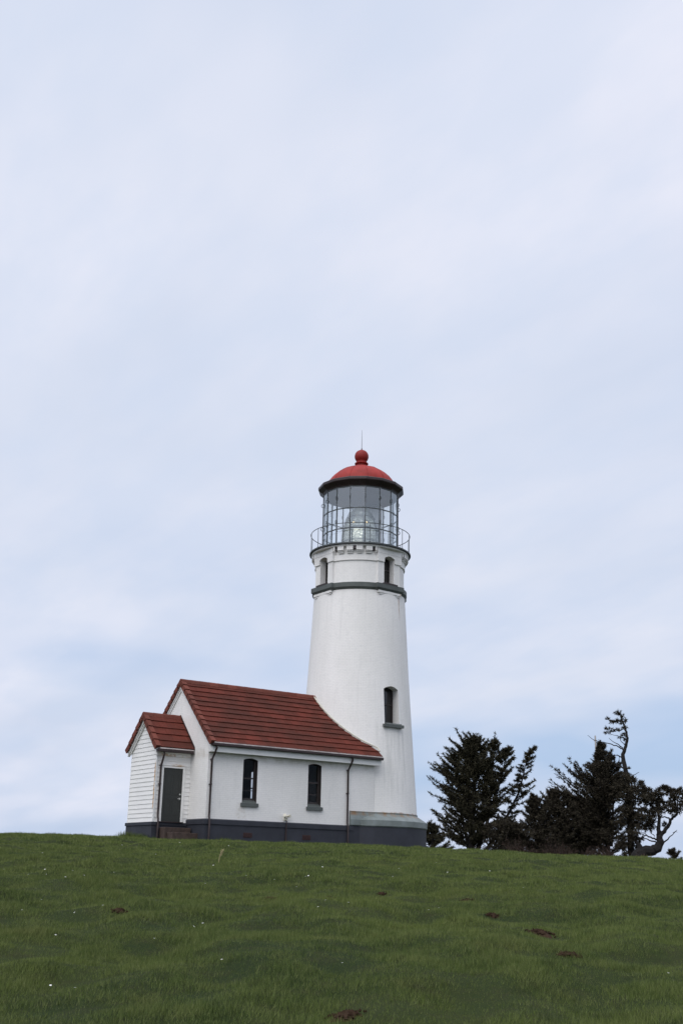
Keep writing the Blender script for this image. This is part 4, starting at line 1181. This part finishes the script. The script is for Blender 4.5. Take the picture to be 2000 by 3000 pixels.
# tall wind-swept tree with a bare upper trunk
Z5 = lambda x, y: (1600+x*0.2551, 2060+y*0.2551)
t = Tree(77, 41, (1848, 2514))
TR = t.line([Z5(*q) for q in ((978, 1800), (962, 1600), (958, 1400), (945, 1050), (912, 800), (876, 620), (900, 520), (922, 400), (893, 270), (852, 150), (812, 118))], 0.23, 0.02, 8)
for q, r0 in ((((880, 545), (850, 500), (790, 460), (715, 405)), 0.05), (((862, 520), (800, 490), (690, 462), (570, 432), (465, 372)), 0.045),
              (((876, 640), (830, 605), (780, 598), (715, 590)), 0.05), (((900, 755), (845, 728), (800, 715), (832, 665), (832, 612)), 0.05),
              (((930, 860), (985, 835), (1062, 790)), 0.04), (((935, 925), (970, 910), (1005, 905)), 0.04), (((905, 400), (860, 395), (815, 375), (735, 360)), 0.035),
              (((895, 300), (800, 320), (730, 330)), 0.035), (((860, 200), (780, 205), (690, 190)), 0.035), (((890, 480), (850, 430), (845, 400)), 0.03),
              (((880, 255), (905, 230), (925, 205)), 0.03), (((990, 1600), (900, 1560), (850, 1500), (800, 1455)), 0.05), (((735, 360), (722, 330), (706, 310)), 0.02)):
    t.line([Z5(*p) for p in q], r0, 0.012, 5)
for (x, y, r_, n) in ((815, 118, 36, 26), (850, 140, 34, 24), (880, 150, 18, 10), (700, 190, 24, 16), (745, 215, 26, 18), (800, 215, 34, 26), (850, 205, 40, 30), (905, 205, 32, 22), (870, 235, 22, 14),
                      (705, 305, 34, 30), (690, 340, 26, 16), (735, 330, 20, 12), (800, 315, 28, 22), (840, 310, 16, 9), (895, 285, 26, 20), (905, 340, 20, 12), (880, 375, 30, 22), (850, 400, 22, 14), (910, 420, 16, 10),
                      (935, 760, 16, 10), (940, 830, 26, 18)):
    px, py = Z5(x, y); t.clump(px, py, r_*0.2551*1.05, int(n*0.75), t.g.uniform(-0.3, 0.3), 0.5, (-0.35, 0, 0.3), nl=0.17, nw=0.036)
for (x, y, r_, n) in ((950, 1120, 60, 60), (970, 1220, 60, 60), (965, 1350, 60, 50), (960, 1480, 50, 40), (950, 1560, 45, 30), (890, 870, 70, 60), (960, 900, 50, 40), (860, 980, 80, 70), (950, 1000, 60, 50), (880, 1100, 90, 80), (980, 1160, 50, 40), (900, 1250, 90, 80), (960, 1300, 60, 50), (850, 1380, 80, 60),
                      (960, 1420, 50, 30), (1040, 1300, 60, 40), (1030, 1400, 50, 30), (860, 1560, 60, 40), (820, 1640, 80, 60), (900, 1620, 60, 40), (1030, 1590, 50, 36), (1000, 1650, 60, 40), (860, 1740, 60, 30)):
    px, py = Z5(x, y)
    for q in range(2): t.clump(px+t.g.normal(0, 4), py+t.g.normal(0, 4), r_*0.2551*0.8, int(n*0.8), t.g.uniform(-1.3, 0.3) if q else t.g.uniform(-1.3, -0.4), 0.7, (-0.3, -0.1, 0.3))
t.finish('windswept_tree', 'tallest tree with bare bent upper trunk and tufts of needles', 'tree', GRP, MAT['needles2'])
# wind-swept tree leaning out to the right
t = Tree(75, 51, (1895, 2516))
t.line([Z5(*q) for q in ((1030, 1800), (1060, 1740), (1130, 1705), (1220, 1690), (1285, 1650), (1300, 1580), (1290, 1500))], 0.42, 0.17, 9)
t.line([Z5(*q) for q in ((1288, 1520), (1282, 1430), (1292, 1340), (1285, 1240), (1270, 1120))], 0.15, 0.04, 7)
t.line([Z5(*q) for q in ((1300, 1530), (1350, 1470), (1405, 1395), (1425, 1335), (1480, 1290), (1500, 1200), (1490, 1100))], 0.14, 0.03, 7)
for q, r0 in ((((1424, 1340), (1395, 1320), (1330, 1310), (1250, 1320), (1160, 1310)), 0.06), (((1310, 1620), (1360, 1585), (1420, 1530), (1495, 1455)), 0.07), (((1450, 1490), (1468, 1478), (1490, 1470)), 0.02),
              (((1270, 1570), (1200, 1540), (1140, 1525), (1060, 1492), (985, 1480)), 0.06), (((1265, 1600), (1190, 1580), (1140, 1555), (1060, 1552), (1000, 1590)), 0.05), (((1240, 1530), (1215, 1500), (1190, 1490)), 0.03),
              (((1180, 1540), (1130, 1500), (1080, 1480)), 0.03), (((1480, 1290), (1530, 1250), (1600, 1215)), 0.05), (((1405, 1390), (1370, 1385), (1345, 1375)), 0.02), (((1290, 1260), (1210, 1180), (1120, 1060), (1095, 930)), 0.07),
              (((1490, 1200), (1540, 1120), (1580, 1010)), 0.04), (((1275, 1150), (1330, 1060), (1350, 970)), 0.04), (((1280, 1480), (1240, 1400), (1180, 1340)), 0.04), (((1490, 1180), (1440, 1090), (1410, 1010)), 0.03),
              (((1100, 1720), (1050, 1620), (1020, 1580)), 0.25)):
    t.line([Z5(*p) for p in q], r0, 0.012, 5)
for (x, y, r_, n) in ((1090, 925, 34, 30), (1110, 985, 48, 44), (1165, 1015, 46, 40), (1010, 985, 42, 34), (1060, 1050, 50, 44), (1140, 1080, 60, 60), (1205, 1060, 34, 26), (1200, 1140, 44, 40), (1110, 1130, 46, 36),
                      (1270, 1030, 48, 46), (1260, 1110, 44, 36), (1350, 985, 42, 40), (1410, 1010, 44, 40), (1470, 1030, 44, 40), (1550, 1015, 44, 40), (1590, 1080, 44, 36), (1310, 1130, 44, 36), (1430, 1075, 30, 20), (1490, 1110, 44, 36),
                      (1400, 1215, 52, 46), (1455, 1180, 36, 26), (1370, 1160, 24, 14), (1560, 1170, 50, 40), (1530, 1230, 36, 24), (1260, 1210, 46, 36), (1320, 1230, 30, 18), (1440, 1260, 30, 16), (1360, 1385, 18, 10),
                      (1100, 1235, 48, 40), (1180, 1275, 52, 44), (1130, 1345, 54, 46), (1215, 1370, 50, 40), (1180, 1435, 52, 44), (1090, 1420, 48, 36), (1060, 1310, 46, 34), (1245, 1290, 36, 24), (1010, 1480, 36, 20),
                      (1330, 1060, 26, 14), (1420, 1135, 20, 8)):
    px, py = Z5(x, y)
    t.clump(px, py, r_*0.2551*0.92, n, t.g.uniform(-0.5, 0.5), 0.75, (-0.15, -0.05, 0.3))
    t.clump(px, py, r_*0.2551*0.8, n//2, t.g.uniform(-1.0, 1.0), 0.75, (-0.15, -0.05, 0.3))
t.finish('windswept_tree', 'windswept tree with forked curving trunk leaning out at the right edge', 'tree', GRP, MAT['needles2'])
# distant little spruce
t = Tree(90, 61, (1972, 2520))
t.conifer([(1974, 2560), (1970, 2520), (1966, 2493)], [(0, 22), (0.5, 15), (1, 3)], [(0, 24), (0.5, 20), (1, 3)], 30, (15, 45), 0.05, 0.05, tl=0.3)
t.finish('spruce_shrub', 'tiny lone spruce peeking over the lawn edge below the windswept tree', 'shrub', GRP, MAT['needles2'])
# brown brush at the foot of the trees
P = []; g_ = np.random.default_rng(71)
n = 2600
px = np.concatenate([g_.uniform(1450, 1860, n), g_.uniform(1340, 1480, 250), g_.uniform(1870, 1905, 100)])
Dd = g_.uniform(66, 73, len(px)); base = np.array([at_dist(a, 2500, d) for a, d in zip(px, Dd)])
base[:, 2] = ground(base[:, 0], base[:, 1])-0.05
d_ = unit(np.stack([g_.normal(0, 0.3, len(px)), g_.normal(0, 0.3, len(px)), np.ones(len(px))], 1))
hgt = np.where((px > 1500) & (px < 1800), 1.1, 0.7)*np.clip(0.75+0.3*np.sin(px*0.051)+0.25*np.sin(px*0.117+1), 0.2, 1.4)*g_.uniform(0.5, 1.1, len(px))
br = soup('undergrowth', needles(base, d_, hgt, g_, 12, 0.20, 0.035, 0.5), g_.uniform(0, 1, len(px)*12), MAT['brush'])
tag(br, 'brown dry brush growing along the foot of the trees', 'undergrowth', kind='stuff')
# pale pole behind the peaked spruce
D = 92; p = at_dist(1742, 2155, D); bpz = float(ground(p[0], p[1]))
pm = MB(); pm.tube([(p[0], p[1], bpz-0.3), (p[0], p[1], p[2]-0.1), (p[0], p[1], p[2])], [0.085, 0.062, 0.05], 10)
pm.box(p[0]-0.16, p[0]+0.16, p[1]-0.03, p[1]+0.03, p[2]-0.42, p[2]-0.34)
tag(pm.build('utility_pole', MAT['pole'], smooth=40), 'pale slender pole rising behind the tip of the peaked spruce', 'pole')

# ------------------------------------------------------------------ grass
def grass_blades():
    g = np.random.default_rng(5)
    out = []; tn = []
    bands = [(7.5, 12, 11000, 0.042, 0.0038), (12, 18, 6500, 0.045, 0.0052), (18, 26, 3400, 0.050, 0.0078), (26, 36, 1700, 0.055, 0.012), (36, 52, 850, 0.06, 0.017)]
    for s0, s1, dens, h, w in bands:
        hw = 0.345
        area = hw*(s1*s1-s0*s0)+5*(s1-s0)
        n = int(dens*area)
        s_ = np.sqrt(g.uniform(s0*s0, s1*s1, n)); l = g.uniform(-1, 1, n)*(hw*s_+2.5)
        X = CAM[0]+FX*s_+FY*l; Y = CAM[1]+FY*s_-FX*l
        keep = ~((X > XG-0.06) & (X < 0) & (np.abs(Y) < W+0.05)) & ~((X > XP-0.03) & (X < XG) & (np.abs(Y-YP) < WP+0.03)) & (np.hypot(X, Y) > 3.0)
        keep &= ~((X > -9.77) & (X < -8.52) & (Y > YS-0.9) & (Y < YS))
        X, Y = X[keep], Y[keep]; n = len(X)
        Z = ground(X, Y)
        # clumpy height
        cl = np.zeros(n)
        for a, k, ph in ((0.3, 5.1, 0.4), (1.4, 6.7, 2.0), (2.3, 9.3, 1.1), (0.9, 13.1, 0.7), (2.9, 3.3, 4.0)):
            cl += np.sin(k*(X*math.cos(a)+Y*math.sin(a))+ph+1.3*np.sin(0.9*X+ph)+1.1*np.sin(1.1*Y-ph))
        cb = np.zeros(n)
        for a, k, ph in ((0.7, 2.1, 1.4), (1.9, 3.7, 0.2), (2.6, 5.9, 3.1), (0.2, 8.3, 2.7)):
            cb += np.sin(k*(X*math.cos(a)+Y*math.sin(a))+ph+1.5*np.sin(0.7*Y+ph)+1.2*np.sin(0.8*X-ph))
        kp = g.random(n) < np.clip(0.92+0.2*cb, 0.55, 1.0)
        X, Y, Z, cl, cb = X[kp], Y[kp], Z[kp], cl[kp], cb[kp]; n = len(X)
        H = h*np.clip(1.0+0.16*cl+0.13*cb, 0.62, 1.9)*g.uniform(0.5, 1.4, n)
        # a little longer where the mower cannot reach, along the walls
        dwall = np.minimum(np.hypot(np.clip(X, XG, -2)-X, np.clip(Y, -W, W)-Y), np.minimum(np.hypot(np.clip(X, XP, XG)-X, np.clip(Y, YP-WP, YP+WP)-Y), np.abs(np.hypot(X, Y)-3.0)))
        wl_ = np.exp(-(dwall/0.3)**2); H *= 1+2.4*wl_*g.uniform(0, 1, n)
        az = g.uniform(0, 2*math.pi, n); tilt = g.uniform(0.1, 0.9, n)
        d = np.stack([np.cos(az)*tilt+0.22, np.sin(az)*tilt+0.1, np.ones(n)], 1); d = unit(d)
        wz = g.uniform(0, 2*math.pi, n); sv = np.stack([np.cos(wz), np.sin(wz), np.zeros(n)], 1)*(w*g.uniform(0.6, 1.3, n)*0.5)[:, None]
        b = np.stack([X, Y, Z-0.01], 1)
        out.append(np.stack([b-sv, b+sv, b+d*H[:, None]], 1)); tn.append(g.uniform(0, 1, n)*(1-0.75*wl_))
    return np.concatenate(out), np.concatenate(tn)
GP, GT = grass_blades()
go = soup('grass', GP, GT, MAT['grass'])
tag(go, 'short green windblown grass covering the slope before the lighthouse', 'grass', kind='stuff')
# long grass tufts against the porch and along the lawn edge
def tuft(px, py, n, h, w, spread, mat, label, D=None, seed=0, pos=None):
    g = np.random.default_rng(seed)
    if pos is not None: x, y = pos; z = float(ground(x, y))
    elif D: q = at_dist(px, py, D); x, y = q[0], q[1]; z = float(ground(x, y))
    else: x, y, z = on_ground(px, py)
    b = np.stack([x+g.normal(0, spread, n), y+g.normal(0, spread, n), np.full(n, z-0.02)], 1)
    d = unit(np.stack([g.normal(0.15, 0.32, n), g.normal(0.1, 0.32, n), np.ones(n)], 1)); H = h*g.uniform(0.45, 1.1, n)
    wz = g.uniform(0, 6.28, n); sv = np.stack([np.cos(wz), np.sin(wz), np.zeros(n)], 1)*w*0.5
    T = np.stack([b-sv, b+sv, b+d*H[:, None]], 1)-np.array([x, y, z])
    o = soup('grass_tuft', T, g.uniform(0, 0.8, n), mat); o.location = (x, y, z)
    tag(o, label, 'grass tuft'); return o
tuft(0, 0, 420, 0.34, 0.016, 0.16, MAT['grass'], 'long grass tuft against the front of the porch plinth, left of the porch downpipe', seed=1, pos=(-10.42, 0.35))
tuft(0, 0, 300, 0.26, 0.016, 0.14, MAT['grass'], 'smaller grass tuft growing at the porch corner by the porch downpipe', seed=2, pos=(-10.45, -0.75))
tuft(0, 0, 300, 0.22, 0.014, 0.20, MAT['grass'], 'grass tuft at the workroom wall just right of the corner downpipe', seed=3, pos=(-8.0, -2.85))
tuft(1775, 2506, 260, 0.55, 0.03, 0.40, MAT['straw'], 'dry straw tuft on the lawn edge under the peaked spruce', D=60, seed=4)
tuft(1914, 2506, 300, 0.60, 0.03, 0.45, MAT['straw'], 'dry straw tuft on the lawn edge under the leaning forked trunk', D=60, seed=5)
tuft(1668, 2506, 160, 0.45, 0.03, 0.35, MAT['straw'], 'dry straw tuft on the lawn edge below the dark bushes', D=60, seed=6)
# one dry weed stalk standing in the lawn
x, y, z = on_ground(640, 2528)
wm = MB(); wm.tube([(0, 0, -0.03), (0.02, 0, 0.12), (0.06, -0.02, 0.24)], [0.008, 0.006, 0.004], 5)
for k in range(14):
    a = k*2.4; wm.tube([(0.03+0.0025*k, -0.001*k, 0.12+0.0085*k), (0.05+0.0025*k+0.03*math.cos(a), 0.03*math.sin(a), 0.15+0.0085*k)], [0.006, 0.004], 4)
o = wm.build('weed_stalk', MAT['straw']); o.location = (x, y, z); tag(o, 'pale dry weed stalk standing alone in the lawn before the workroom', 'weed')

# daisies
dm_ = MB()
dm_.tube([(0, 0, -0.02), (0.003, 0, 0.05), (0.006, 0.002, 0.098)], 0.0016, 4)
daisy = dm_.build('daisy', MAT['stem_green'])
pm = MB()
for k in range(11):
    a = 2*math.pi*k/11; c, s_ = math.cos(a), math.sin(a)
    q = [(0.004, -0.0035), (0.016, -0.005), (0.021, 0), (0.016, 0.005), (0.004, 0.0035)]
    pm.add([(0.006+c*u-s_*v, 0.002+s_*u+c*v, 0.100+0.25*u) for u, v in q], [(0, 1, 2, 3, 4)])
o = pm.build('petals', MAT['petal'], daisy)
md = o.modifiers.new('thick', 'SOLIDIFY'); md.thickness = 0.0015
o2 = MB().lathe([(0.0058, 0.0), (0.005, 0.003), (0.002, 0.005)], 10).build('flower_centre', MAT['pollen'], daisy); o2.location = (0.006, 0.002, 0.100)
spots = [(126, 2509), (12, 2557), (88, 2575), (131, 2557), (140, 2571), (209, 2564), (190, 2584), (246, 2575), (330, 2565), (123, 2647), (304, 2664), (223, 2684), (162, 2756), (455, 2763), (559, 2729), (596, 2721),
         (627, 2549), (526, 2476), (721, 2575), (896, 2580), (906, 2578), (942, 2552), (957, 2651), (932, 2668), (652, 2830), (146, 2905), (219, 2915), (667, 2485), (453, 2512), (1171, 2555), (1155, 2581), (1315, 2566),
         (1020, 2660), (1288, 2673), (1257, 2677), (1004, 2834), (1533, 2610), (1954, 2869), (1275, 2536), (1435, 2562), (358, 2485), (802, 2590), (870, 2610), (600, 2600), (66, 2678)]
first = True
for (px, py) in spots:
    x, y, z = on_ground(px, py)
    if first: d = daisy; first = False
    else:
        d = daisy.copy(); COL.objects.link(d)
        for ch in list(daisy.children):
            c = ch.copy(); COL.objects.link(c); c.parent = d
    sc = random.uniform(0.6, 0.95)*min(1.0, 0.22+math.hypot(x-CAM[0], y-CAM[1])/34)
    d.location = (x, y, z); d.rotation_euler = (random.uniform(-0.2, 0.45), random.uniform(-0.55, 0.2), random.uniform(0, 6.28)); d.scale = (sc, sc, sc)
    tag(d, 'tiny white daisy standing in the green lawn', 'flower', 'white daisies dotted over the lawn')

# bare soil mounds
def mound(px, py, wpx, hpx, label, seed):
    g = np.random.default_rng(seed); x, y, z = on_ground(px, py)
    D_ = math.hypot(x-CAM[0], y-CAM[1]); wr = wpx*D_/FPX/2
    hgt = hpx*D_/FPX*0.45
    n = 36; m = 12; vs = [(0, 0, hgt*0.9)]; 
    ph = g.uniform(0, 6.28, 8)
    for i in range(1, m+1):
        for j in range(n):
            a = 2*math.pi*j/n; f = i/m
            rr = wr*f*(1+0.22*math.sin(2*a+ph[0])+0.14*math.sin(5*a+ph[1])+0.1*math.sin(9*a+ph[2]))
            zz = hgt*(1-f**2)*(0.7+0.45*g.random())-0.03*f
            lx, ly = rr*math.cos(a), rr*math.sin(a)*0.9
            wx, wy = lx*FY+ly*FX, -lx*FX+ly*FY
            vs.append((wx, wy, zz+float(ground(x+wx, y+wy))-z+0.02))
    fs = [(0, 1+j, 1+(j+1) % n) for j in range(n)]+[(1+(i-1)*n+j, 1+(i-1)*n+(j+1) % n, 1+i*n+(j+1) % n, 1+i*n+j) for i in range(1, m) for j in range(n)]
    mb = MB().add(vs, [f[::-1] for f in fs])
    for k in range(60):
        a = g.uniform(0, 6.28); r_ = wr*g.uniform(0.1, 1.1); s_ = g.uniform(0.005, 0.02)
        lx, ly = r_*math.cos(a), r_*math.sin(a)*0.9; wx, wy = lx*FY+ly*FX, -lx*FX+ly*FY
        c = Vector((wx, wy, hgt*0.7*(1-min(1, r_/wr)**2)+float(ground(x+wx, y+wy))-z+0.012))
        q = [c+Vector(v)*s_*g.uniform(0.6, 1.2) for v in ((1, 0, 0), (0, 1, 0), (-1, 0, 0), (0, -1, 0), (0, 0, 1), (0, 0, -1))]
        mb.add(q, [(0, 1, 4), (1, 2, 4), (2, 3, 4), (3, 0, 4), (1, 0, 5), (2, 1, 5), (3, 2, 5), (0, 3, 5)])
    o = mb.build('soil_mound', MAT['soil'], smooth=70); o.location = (x, y, z)
    tag(o, label, 'mound', 'bare soil mounds in the lawn'); return o
mound(350, 2674, 44, 14, 'small soil mound in the left half of the lawn, below the porch', 1)
mound(790, 2636, 50, 10, 'flat soil patch in the lawn below the two workroom windows', 2)
mound(962, 2634, 38, 9, 'soil patch in the lawn straight below the right-hand downpipe', 3)
mound(1118, 2622, 26, 8, 'smallest soil patch in the lawn below the tower base', 4)
mound(1365, 2642, 44, 11, 'reddish soil mound in the lawn below the broad spruce', 5)
mound(1440, 2684, 40, 8, 'dark grassy soil mound between the reddish mound and the cracked one', 6)
mound(1582, 2736, 78, 13, 'widest cracked soil mound in the right half of the lawn', 7)
mound(1668, 2802, 66, 14, 'red brown soil mound lowest of those in the right half of the lawn', 8)
mound(1010, 2982, 110, 26, 'large dark soil mound at the very bottom of the lawn', 9)
